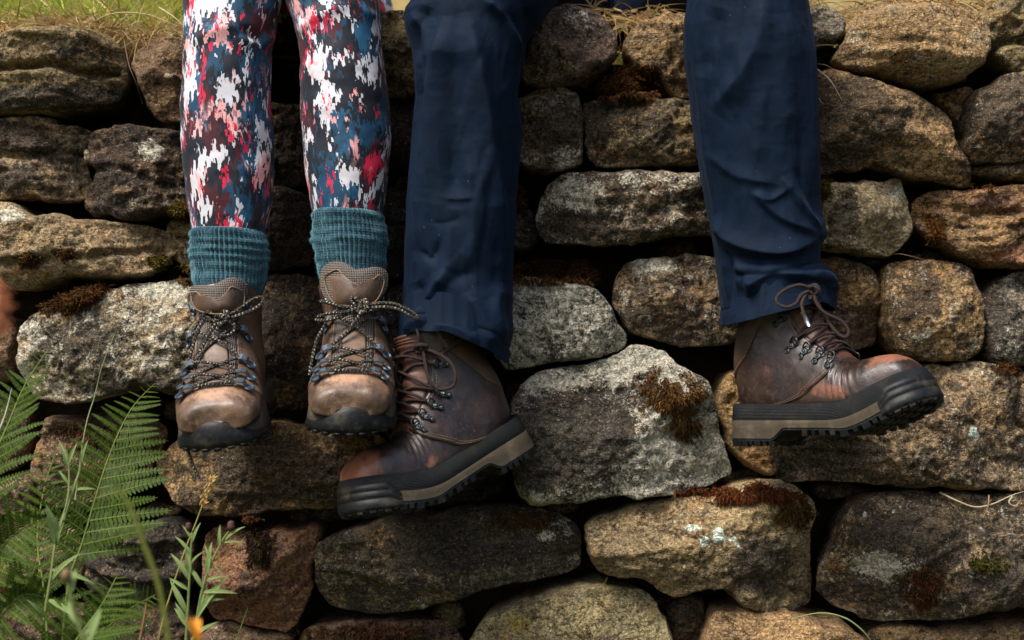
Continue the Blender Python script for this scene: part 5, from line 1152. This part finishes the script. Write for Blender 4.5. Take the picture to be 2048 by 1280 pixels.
# ------------------------------------------------------------------ grass on the bank, straws
def blade(m, p, d, l, wd, bend, col, seg=4, lt=True):
    d = np.array(d, float); d /= np.linalg.norm(d); s = np.cross(d, [0, 1, .1]); s /= np.linalg.norm(s) + 1e-9
    V = []; b = np.array(bend, float)
    for i in range(seg + 1):
        t = i / seg; c = p + d * l * t + b * l * t * t; w_ = wd * (1 - t) ** .7 if i < seg else wd * .05
        V += [c - s * w_, c + s * w_]
    m.add(V, [(2 * i, 2 * i + 1, 2 * i + 3, 2 * i + 2) for i in range(seg)], col=np.tile(col, (len(V), 1)))
GR = [(.28, .36, .04), (.36, .40, .06), (.18, .26, .03), (.44, .40, .10)]; DRY = [(.46, .33, .13), (.38, .23, .08), (.52, .40, .20), (.28, .15, .05)]
def turf(name, xr, n, dry, yr, hgt, label, seed, droop=.0):
    rs = np.random.default_rng(seed); m = MB()
    for _ in range(n):
        px = rs.uniform(*xr); Y = yr[0] + (yr[1] - yr[0]) * rs.uniform(0, 1) ** 1.6; x = at(px, 0, Y)[0]; z = float(bank_z(np.array(x), np.array(Y))) - .01
        c = random.choice(DRY if rs.uniform() < dry(px, Y) else GR); c = np.array(c) * rs.uniform(.6, 1.25)
        d = (rs.normal(0, .45), rs.normal(-.1, .4), 1); l = rs.uniform(*hgt)
        blade(m, np.array([x, Y, z]), d, l, rs.uniform(.0012, .0026), (rs.normal(0, .45), rs.normal(-.15 - droop, .3), -rs.uniform(.1, .7)), c)
    single(name, m, M_GREEN, (0, 0, 0), label, None, None, 'stuff', False)
turf('grass', (-300, 400), 9000, lambda p, Y: .14 + .40 * (Y < .16), (.1, 1.1), (.05, .16), 'tufty green and straw coloured grass on the bank at the left', 1)
turf('grass', (1560, 2350), 4500, lambda p, Y: .55, (.09, .7), (.03, .09), 'dry short grass on the bank at the right', 2)
turf('grass', (700, 1420), 2500, lambda p, Y: .7, (.09, .6), (.02, .06), 'flattened dry grass under the seated people', 3)
def thatch(xr, py0, n, seed, label):             # dead grass hanging over the top stones
    rs = np.random.default_rng(seed); m = MB()
    for _ in range(n):
        px = rs.uniform(*xr); Y = rs.uniform(.03, .12); p = at(px, py0(px) + rs.normal(0, 8), Y); c = np.array(random.choice(DRY)) * rs.uniform(.5, 1.1)
        blade(m, p, (rs.normal(0, 1), rs.normal(-.6, .5), rs.normal(.1, .4)), rs.uniform(.02, .06), rs.uniform(.0006, .0014), (rs.normal(0, .3), rs.normal(0, .2), -rs.uniform(.2, .9)), c)
    single('dead_grass', m, M_STRAW, (0, 0, 0), label, None, None, 'stuff', False)
thatch((-60, 395), lambda p: np.interp(p, [-60, 0, 140, 230, 300, 400], [62, 58, 46, 60, 76, 66]), 1500, 4, 'dead straw grass hanging over the top stones at the left')
thatch((1600, 2100), lambda p: np.interp(p, [1600, 1690, 1760, 1900, 2000, 2100], [12, 40, 2, 8, 6, -5]), 900, 5, 'dead straw grass behind the top stones at the right')
thatch((1180, 1330), lambda p: np.interp(p, [1180, 1240, 1330], [15, 50, 20]), 160, 6, 'dead straw grass between the two upper stones by the trousers')
def strand(name, pts, r, col, label, cat, group=None, taper=(1, .8, .25), mat=None):
    m = MB(); m.tube(np.array(pts), r, 6, 28, taper); m.at['col'] = [np.tile(np.array(col), (m.n, 1))]
    org = m.v[0][0]; return single(name, m, mat or M_STRAW, org, label, cat, group)
S_ = (.45, .36, .2)
strand('straw_stem', [at(150, 72, .06), at(215, 30, .02), at(290, 28, -.01), at(355, 52, -.03)], .0010, S_, 'long pale straw arching over the turf towards the leggings', 'straw')
strand('straw_stem', [at(60, -20, .15), at(95, 12, .12), at(125, 36, .1)], .0010, S_, 'pale straw slanting down through the grass at the top left', 'straw')
strand('straw_stem', [at(225, 58, .05), at(262, 22, .03), at(290, -15, .02)], .0008, S_, 'pale straw rising steeply from the turf left of the leggings', 'straw')
strand('straw_stem', [at(318, 15, 0), at(345, 32, -.02), at(366, 50, -.03)], .0011, S_, 'short pale straw against the left edge of the leggings', 'straw')
strand('straw_stem', [at(248, 78, -.02), at(258, 130, -.05), at(272, 165, -.05), at(285, 208, -.03)], .0008, (.14, .09, .04), 'brown rootlet hanging in the gap between the top left stones', 'root')
strand('straw_stem', [at(1624, 128, -.05), at(1650, 130, -.07), at(1678, 145, -.07)], .0007, (.3, .2, .1), 'thin brown straw lying against the trouser leg at the top', 'straw')
strand('straw_stem', [at(1630, 135, -.06), at(1660, 160, -.08), at(1684, 200, -.08)], .0009, (.5, .45, .32), 'pale straw slanting across the dark stone right of the trousers', 'straw')
strand('straw_stem', [at(1628, 175, -.06), at(1640, 200, -.08), at(1648, 208, -.08)], .0006, (.4, .33, .2), 'short pale straw on the dark stone right of the trousers', 'straw')
strand('straw_stem', [at(1622, 94, -.04), at(1650, 90, -.05), at(1688, 92, -.06)], .0007, (.32, .22, .1), 'horizontal brown straw under the small grey top stone', 'straw')
strand('dry_stem', [at(1880, 985, -.06), at(1915, 1002, -.08), at(1950, 1014, -.08), at(1985, 1008, -.08), at(2025, 990, -.08), at(2060, 980, -.07)], .0013, (.42, .33, .2), 'dry creeping stem across the big stone at the right edge', 'stem')
strand('dry_stem', [at(1978, 990, -.08), at(1976, 1012, -.085), at(1966, 1035, -.085)], .0012, (.34, .17, .09), 'short reddish dry twig hanging from the creeping stem', 'stem')
strand('dry_stem', [at(2025, 992, -.08), at(2018, 1005, -.085), at(2030, 1012, -.085), at(2042, 1000, -.085)], .0012, (.4, .32, .2), 'curled dry stem end at the right edge of the wall', 'stem')
strand('grass_stalk', [at(1578, 1238, -.10), at(1640, 1226, -.11), at(1690, 1236, -.11), at(1726, 1262, -.11), at(1748, 1290, -.10)], .0012, (.26, .32, .12), 'pale green grass blade arching at the bottom right', 'grass blade', None, (.3, 1, .8), M_GREEN)
strand('dry_stem', [at(1756, 510, -.0), at(1800, 508, -.02), at(1850, 520, -.03)], .0009, (.2, .12, .06), 'thin brown twig in the joint under the pale ochre stone', 'stem')
strand('grass_stalk', [at(1215, 1155, -.07), at(1200, 1180, -.08), at(1170, 1228, -.09), at(1150, 1262, -.09)], .0006, (.10, .12, .04), 'thin green blade leaning on the pale bottom stone', 'grass blade', None, (.4, 1, .6), M_GREEN)

# ------------------------------------------------------------------ ferns
def pinna_mesh(nl=17, droop=.12, seed=0):
    rs = np.random.default_rng(seed); m = MB(); V = []; 
    x = np.linspace(0, 1, 14); z = -droop * x ** 2
    for i in range(13):                          # midrib
        w0, w1 = .010 * (1 - x[i] * .8), .010 * (1 - x[i + 1] * .8)
        m.add([(x[i], -w0, z[i] + .004), (x[i], w0, z[i] + .004), (x[i + 1], w1, z[i + 1] + .004), (x[i + 1], -w1, z[i + 1] + .004)], [(0, 1, 2, 3)], col=np.tile([[.10, .14, .025]], (4, 1)))
    for k in range(nl):
        t = .03 + .95 * k / nl; L = .135 * (1 - t) ** .62 * (.65 + .35 * min(1, t / .12)) + .012; hw = .5 * .95 / nl * .93
        for sg in (1, -1):
            ang = .30 + rs.normal(0, .05); tw = rs.normal(0, .12); c = np.array([.036, .064, .0045]) * rs.uniform(.6, 1.25)
            if t > .88 and rs.uniform() < .12: c = np.array([.13, .075, .02])
            pts = [(-hw * .8, 0), (hw * .8, 0), (hw * .95, L * .45), (hw * .55, L * .85), (0.05 * hw, L), (-hw * .5, L * .85), (-hw * .95, L * .4)]
            P = []
            for (a, b) in pts:
                xx = t + a + b * math.sin(ang); yy = sg * b * math.cos(ang); P.append((xx, yy, -droop * xx * xx + .006 * (1 - abs(a) / hw) - .25 * b * b / L * .3 + tw * a))
            F = [(0, 1, 2, 3, 4, 5, 6)] if sg > 0 else [(6, 5, 4, 3, 2, 1, 0)]
            m.add(P, F, col=np.tile(c, (7, 1)))
    return m.mesh('pinna', M_GREEN, False)
PIN = [pinna_mesh(17, .10, 1), pinna_mesh(15, .22, 2), pinna_mesh(18, -.05, 3)]
def frond(fern, pts, lmax, npairs, sideL, sideR, seed, start=.12, fwd=.55, lL=1., lR=1.):
    rs = np.random.default_rng(seed); P = cr(np.array(pts), np.linspace(0, 1, 60)); m = MB()
    m.tube(P, .0016, 6, taper=(1, .8, .3), smooth=False); m.at['col'] = [np.tile([[.12, .16, .035]], (m.n, 1))]
    fo = fern.part('frond', m, M_GREEN)
    for k in range(npairs):
        t = start + (1 - start) * (k + .5) / npairs; p = cr(np.array(pts), np.array([t]))[0]; q = cr(np.array(pts), np.array([min(1, t + .02)]))[0]; T = q - p; T /= np.linalg.norm(T)
        env = (1 - ((t - start) / (1 - start)) ** 1.25) * (.75 + .25 * min(1, (t - start) / .15)); L = lmax * env + .008
        for side, lm in ((np.array(sideL, float), lL), (np.array(sideR, float), lR)):
            s = side / np.linalg.norm(side); f_ = fwd + rs.normal(0, .06); x = s * math.cos(f_) + T * math.sin(f_) + rs.normal(0, .05, 3); x /= np.linalg.norm(x)
            z = np.cross(x, T); z /= np.linalg.norm(z)
            if z[1] > 0: z = -z
            z = z + rs.normal(0, .12, 3); z -= x * z.dot(x); z /= np.linalg.norm(z); y = np.cross(z, x); l = L * lm * rs.uniform(.9, 1.1)
            M = Matrix(((x[0] * l, y[0] * l, z[0] * l, p[0]), (x[1] * l, y[1] * l, z[1] * l, p[1]), (x[2] * l, y[2] * l, z[2] * l, p[2]), (0, 0, 0, 1)))
            fern.inst('pinna', PIN[int(rs.integers(0, 3))], M, fo)
f1 = Thing('fern', tuple(at(120, 1520, -.30)), 'tall green fern with a long frond rising in front of the left stones', 'fern')
f2 = Thing('fern', tuple(at(-40, 1500, -.42)), 'fern at the left edge with fronds crossing into the picture', 'fern')
f3 = Thing('fern', tuple(at(60, 1560, -.52)), 'low fern in the bottom left corner with yellow green spreading leaflets', 'fern')
frond(f1, [at(118, 1400, -.32), at(135, 1180, -.30), at(165, 1085, -.28), at(190, 1000, -.26), at(212, 930, -.24), at(240, 860, -.22), at(270, 808, -.19), at(308, 768, -.15)], .098, 20, (-.75, -.35, .35), (.95, -.15, -.05), 1, .22, .30, .75, 1.)
frond(f1, [at(100, 1400, -.32), at(90, 1200, -.26), at(75, 1080, -.20), at(88, 980, -.14), at(112, 900, -.1)], .062, 16, (-.9, -.2, .3), (.9, -.3, .1), 2, .2, .4)
frond(f1, [at(140, 1420, -.34), at(190, 1290, -.36), at(250, 1225, -.36), at(310, 1190, -.34)], .055, 13, (-.3, -.3, .9), (.5, -.5, -.6), 3, .2, .5)
frond(f2, [at(-60, 1100, -.34), at(-20, 940, -.32), at(20, 840, -.30), at(50, 770, -.28), at(95, 700, -.24)], .060, 17, (-.8, -.3, .4), (.85, -.3, .2), 4, .1, .35)
frond(f2, [at(-80, 1200, -.40), at(-10, 1110, -.40), at(40, 1060, -.38), at(95, 1035, -.36)], .060, 14, (-.2, -.5, .8), (.5, -.6, -.6), 6, .1, .45)
frond(f3, [at(-60, 1320, -.42), at(20, 1210, -.42), at(70, 1190, -.40), at(150, 1225, -.38)], .046, 14, (-.1, -.6, .8), (.3, -.6, -.7), 7, .15, .5)
frond(f3, [at(80, 1420, -.36), at(140, 1300, -.44), at(200, 1215, -.40), at(235, 1150, -.36)], .075, 13, (-.7, -.4, .5), (.95, -.25, -.05), 9, .15, .25, .8, 1.15)

# ------------------------------------------------------------------ weeds, seed heads
LEAF = MB()
for i in range(7):
    t0, t1 = i / 7, (i + 1) / 7; wf = lambda t: .085 * math.sin(math.pi * min(1, t * .92 + .08)) ** .8 * (1 - .3 * t) + .004
    zf = lambda t: .25 * t - .42 * t * t
    for sg in (1, -1):
        LEAF.add([(t0, 0, zf(t0)), (t1, 0, zf(t1)), (t1, sg * wf(t1), zf(t1) + wf(t1) * .4), (t0, sg * wf(t0), zf(t0) + wf(t0) * .4)], [(0, 1, 2, 3) if sg > 0 else (3, 2, 1, 0)], col=np.tile([[.16, .22, .075]], (4, 1)))
LEAF_ME = LEAF.mesh('leaf', M_GREEN)
def weed(label, stems, leaves, buds, cat='weed'):
    base = stems[0][0]; t = Thing('leafy_weed', tuple(base), label, cat); so_ = []
    for st_ in stems:
        m = MB(); m.tube(np.array(st_), .0018, 7, 24, (1, .8, .5)); m.at['col'] = [np.tile([[.17, .21, .07]], (m.n, 1))]; so_.append(t.part('stem', m, M_GREEN))
    for (p, tip, wdf) in leaves:
        p, tip = np.array(p), np.array(tip); x = tip - p; l = np.linalg.norm(x); x /= l; z = np.array([random.uniform(-.4, .4), -.8, .6]); z -= x * z.dot(x); z /= np.linalg.norm(z); y = np.cross(z, x)
        t.inst('leaf', LEAF_ME, Matrix(((x[0] * l, y[0] * l * wdf, z[0] * l, p[0]), (x[1] * l, y[1] * l * wdf, z[1] * l, p[1]), (x[2] * l, y[2] * l * wdf, z[2] * l, p[2]), (0, 0, 0, 1))), so_[0])
    for (p, r, c) in buds:
        m = MB(); u = np.linspace(.05, np.pi - .05, 10)[:, None]; v = np.linspace(0, 2 * np.pi, 14, endpoint=False)[None]
        rr = r * (1 + .28 * np.sin(v * 7 + u * 9) + .25 * (u < .9)); G = np.stack([p[0] + rr * np.sin(u) * np.cos(v), p[1] + rr * np.sin(u) * np.sin(v), p[2] + rr * 1.15 * np.cos(u) + 0 * v], -1)
        m.grid(G, closed_v=True, cap0=True, cap1=True, flip=True, col=np.tile(np.array(c), (10, 14, 1))); t.part('bud', m, M_STRAW)
    return t
A = lambda x, y, Y=-.40: at(x, y, Y)
weed('narrow leaved weed with two brown buds in front of the reddish stone', [[A(362, 1400), A(372, 1280), A(378, 1180), A(382, 1100), A(385, 1060)], [A(372, 1400), A(390, 1260), A(410, 1160), A(440, 1090), A(458, 1062)]],
     [(A(383, 1110), A(352, 1070), 1.), (A(384, 1080), A(366, 1050), 1.), (A(384, 1085), A(398, 1045), 1.), (A(380, 1130), A(405, 1100), .8), (A(378, 1160), A(345, 1105), 1.1), (A(377, 1180), A(338, 1155), 1.), (A(374, 1225), A(340, 1160), 1.), (A(372, 1240), A(350, 1205), 1.), (A(380, 1150), A(372, 1090), 1.1),
      (A(415, 1150), A(420, 1085), 1.1), (A(425, 1125), A(408, 1090), 1.), (A(440, 1095), A(438, 1050), 1.), (A(450, 1080), A(486, 1050), 1.), (A(448, 1085), A(487, 1082), .9), (A(412, 1160), A(452, 1150), 1.), (A(405, 1185), A(473, 1182), .9), (A(400, 1205), A(450, 1195), .9), (A(398, 1220), A(412, 1168), 1.), (A(405, 1175), A(378, 1130), 1.1), (A(385, 1265), A(350, 1215), 1.2), (A(382, 1280), A(430, 1240), 1.1), (A(425, 1130), A(452, 1150), .7), (A(392, 1240), A(448, 1150), .8)],
     [(A(377, 1054), .0034, (.06, .028, .02)), (A(462, 1053), .0042, (.07, .03, .022))])
weed('tall pale stemmed weed among the fern fronds at the left', [[A(70, 1420, -.42), A(82, 1280, -.42), A(102, 1150, -.41), A(112, 1080, -.40), A(135, 1000, -.39), A(138, 940, -.38), A(133, 890, -.38)], [A(128, 1040, -.39), A(150, 970, -.38), A(162, 930, -.37), A(165, 885, -.37)]],
     [(A(138, 970, -.38), A(118, 940, -.38), 1.), (A(137, 940, -.38), A(120, 880, -.38), .9), (A(136, 930, -.38), A(152, 885, -.38), 1.), (A(150, 980, -.38), A(190, 975, -.38), 1.), (A(112, 1085, -.4), A(98, 1015, -.42), 1.6), (A(116, 1090, -.4), A(118, 1055, -.42), 1.2), (A(120, 1060, -.4), A(126, 1025, -.4), 1.3), (A(105, 1140, -.41), A(185, 1160, -.42), .8), (A(104, 1160, -.41), A(150, 1105, -.42), 1.), (A(162, 930, -.37), A(172, 880, -.37), .9), (A(98, 1200, -.42), A(150, 1230, -.44), 1.), (A(95, 1240, -.42), A(60, 1200, -.44), 1.)], [])
# grass stalk with a golden seed head
t = Thing('seed_grass', tuple(A(300, 1420, -.36)), 'golden grass seed head on a thin stalk below the left boot', 'grass stalk')
m = MB(); m.tube(np.array([A(300, 1420, -.36), A(318, 1275, -.36), A(345, 1175, -.355), A(372, 1095, -.35), A(392, 1045, -.35), A(410, 995, -.35)]), .0011, 6, 30, (1, .8, .6)); m.at['col'] = [np.tile([[.30, .26, .07]], (m.n, 1))]; t.part('stem', m, M_STRAW)
m = MB(); rs = np.random.default_rng(3)
for k in range(46):
    f_ = k / 46; p = A(401 + 25 * f_, 1016 - 58 * f_, -.35) + rs.normal(0, .0012 + .0012 * math.sin(math.pi * f_), 3); d = np.array([.35, -.1, .9]) + rs.normal(0, .3, 3); d /= np.linalg.norm(d); s_ = np.cross(d, [0, 1, 0]); s_ /= np.linalg.norm(s_); y_ = np.cross(d, s_); L_ = .0075
    m.add([p, p + d * L_ * .4 + s_ * .0014, p + d * L_ * .4 + y_ * .0014, p + d * L_ * .4 - s_ * .0014, p + d * L_ * .4 - y_ * .0014, p + d * L_], [(0, 1, 2), (0, 2, 3), (0, 3, 4), (0, 4, 1), (5, 2, 1), (5, 3, 2), (5, 4, 3), (5, 1, 4)], col=np.tile(np.array([.42, .27, .08]) * rs.uniform(.6, 1.3), (6, 1)))
t.part('seed_head', m, M_STRAW, None, False)
strand('grass_stalk', [A(150, 1000, -.30), A(170, 860, -.28), A(190, 790, -.26), A(205, 730, -.26), A(232, 662, -.26)], .0008, (.22, .26, .12), 'very thin pale grass stalk rising in front of the pale stone', 'grass stalk', None, (1, .8, .6), M_GREEN)
strand('grass_stalk', [A(-10, 880, -.40), A(10, 830, -.40), A(24, 775, -.40)], .0009, (.55, .55, .45), 'pale dry stalk at the left edge among the fern', 'grass stalk')
strand('grass_stalk', [A(276, 1300, -.45), A(288, 1240, -.45), A(294, 1195, -.45)], .0018, (.20, .10, .04), 'short red brown blade at the bottom beside the weed', 'grass blade', None, (1, .8, .15))
strand('grass_stalk', [A(470, 1290, -.30), A(485, 1245, -.30), A(496, 1215, -.3)], .0008, (.14, .17, .05), 'short green blade in front of the reddish stone', 'grass blade', None, (1, .8, .3), M_GREEN)
# plants close to the lens, out of focus
N_ = -1.0
strand('grass_stalk', [at(345, 1330, N_), at(320, 1180, N_), at(285, 1080, N_), at(262, 1020, N_), at(232, 965, N_)], .0020, (.13, .15, .03), 'blurred green grass stalk close to the camera at the lower left', 'grass stalk', None, (1, .9, .5), M_GREEN)
t = Thing('meadow_flower', tuple(at(370, 1400, N_)), 'blurred orange yellow flower close to the camera at the bottom', 'flower')
m = MB(); m.tube(np.array([at(380, 1420, N_), at(392, 1320, N_), at(398, 1280, N_)]), .0016, 6); m.at['col'] = [np.tile([[.12, .16, .04]], (m.n, 1))]; t.part('stem', m, M_GREEN)
for k in range(7):
    a = -.9 + .3 * k; m = MB(); c0, c1 = at(396, 1282, N_ + .002 * (k - 3)), at(386 + 12 * math.sin(a) * 1.6, 1240 - 6 * math.cos(a), N_ + .006 * (k - 3)); blade(m, c0, c1 - c0, np.linalg.norm(c1 - c0), .0022, (0, 0, 0), np.array((.75, .30, .03))); t.part('petal', m, M_STRAW)
t = Thing('meadow_flower', tuple(at(-40, 900, -1.15)), 'blurred russet seed head close to the camera at the left edge', 'flower')
m = MB(); m.tube(np.array([at(-60, 1000, -1.15), at(-30, 780, -1.15), at(-10, 660, -1.15)]), .0012, 6); m.at['col'] = [np.tile([[.16, .10, .04]], (m.n, 1))]; t.part('stem', m, M_STRAW)
m = MB()
for k in range(40):
    p = at(-12 + random.uniform(-8, 8) + .6 * k * .5, 560 + k * 2.2, -1.15 + random.uniform(-.004, .004)); blade(m, p, (random.uniform(-.2, 1), random.uniform(-.4, .4), random.uniform(-1.2, .3)), .010, .0016, (0, 0, 0), np.array((.30, .10, .04)) * random.uniform(.6, 1.2))
t.part('seed_head', m, M_STRAW)
t = Thing('leafy_weed', tuple(at(190, 1420, -.85)), 'blurred green weed tip with an orange bud near the camera at the lower left', 'weed')
m = MB(); m.tube(np.array([at(180, 1420, -.85), at(172, 1300, -.85), at(150, 1230, -.85), at(134, 1160, -.85)]), .0014, 6); m.at['col'] = [np.tile([[.16, .2, .07]], (m.n, 1))]; st_ = t.part('stem', m, M_GREEN)
for (p, q) in (((172, 1290), (200, 1215)), ((165, 1270), (205, 1240)), ((160, 1250), (130, 1200)), ((176, 1310), (215, 1290)), ((140, 1190), (150, 1135))):
    p, q = at(*p, -.85), at(*q, -.84); x = q - p; l = np.linalg.norm(x); x /= l; z = np.array([0, -1, .2]); z -= x * z.dot(x); z /= np.linalg.norm(z); y = np.cross(z, x); t.inst('leaf', LEAF_ME, Matrix(((x[0] * l, y[0] * l * 1.6, z[0] * l, p[0]), (x[1] * l, y[1] * l * 1.6, z[1] * l, p[1]), (x[2] * l, y[2] * l * 1.6, z[2] * l, p[2]), (0, 0, 0, 1))), st_)
m = MB(); c = at(132, 1150, -.85); u = np.linspace(.05, np.pi - .05, 8)[:, None]; v = np.linspace(0, 2 * np.pi, 12, endpoint=False)[None]
G = np.stack([c[0] + .004 * np.sin(u) * np.cos(v), c[1] + .004 * np.sin(u) * np.sin(v), c[2] + .005 * np.cos(u) + 0 * v], -1); m.grid(G, closed_v=True, cap0=True, cap1=True, flip=True, col=np.tile(np.array([.16, .10, .05]), (8, 12, 1))); t.part('bud', m, M_STRAW)
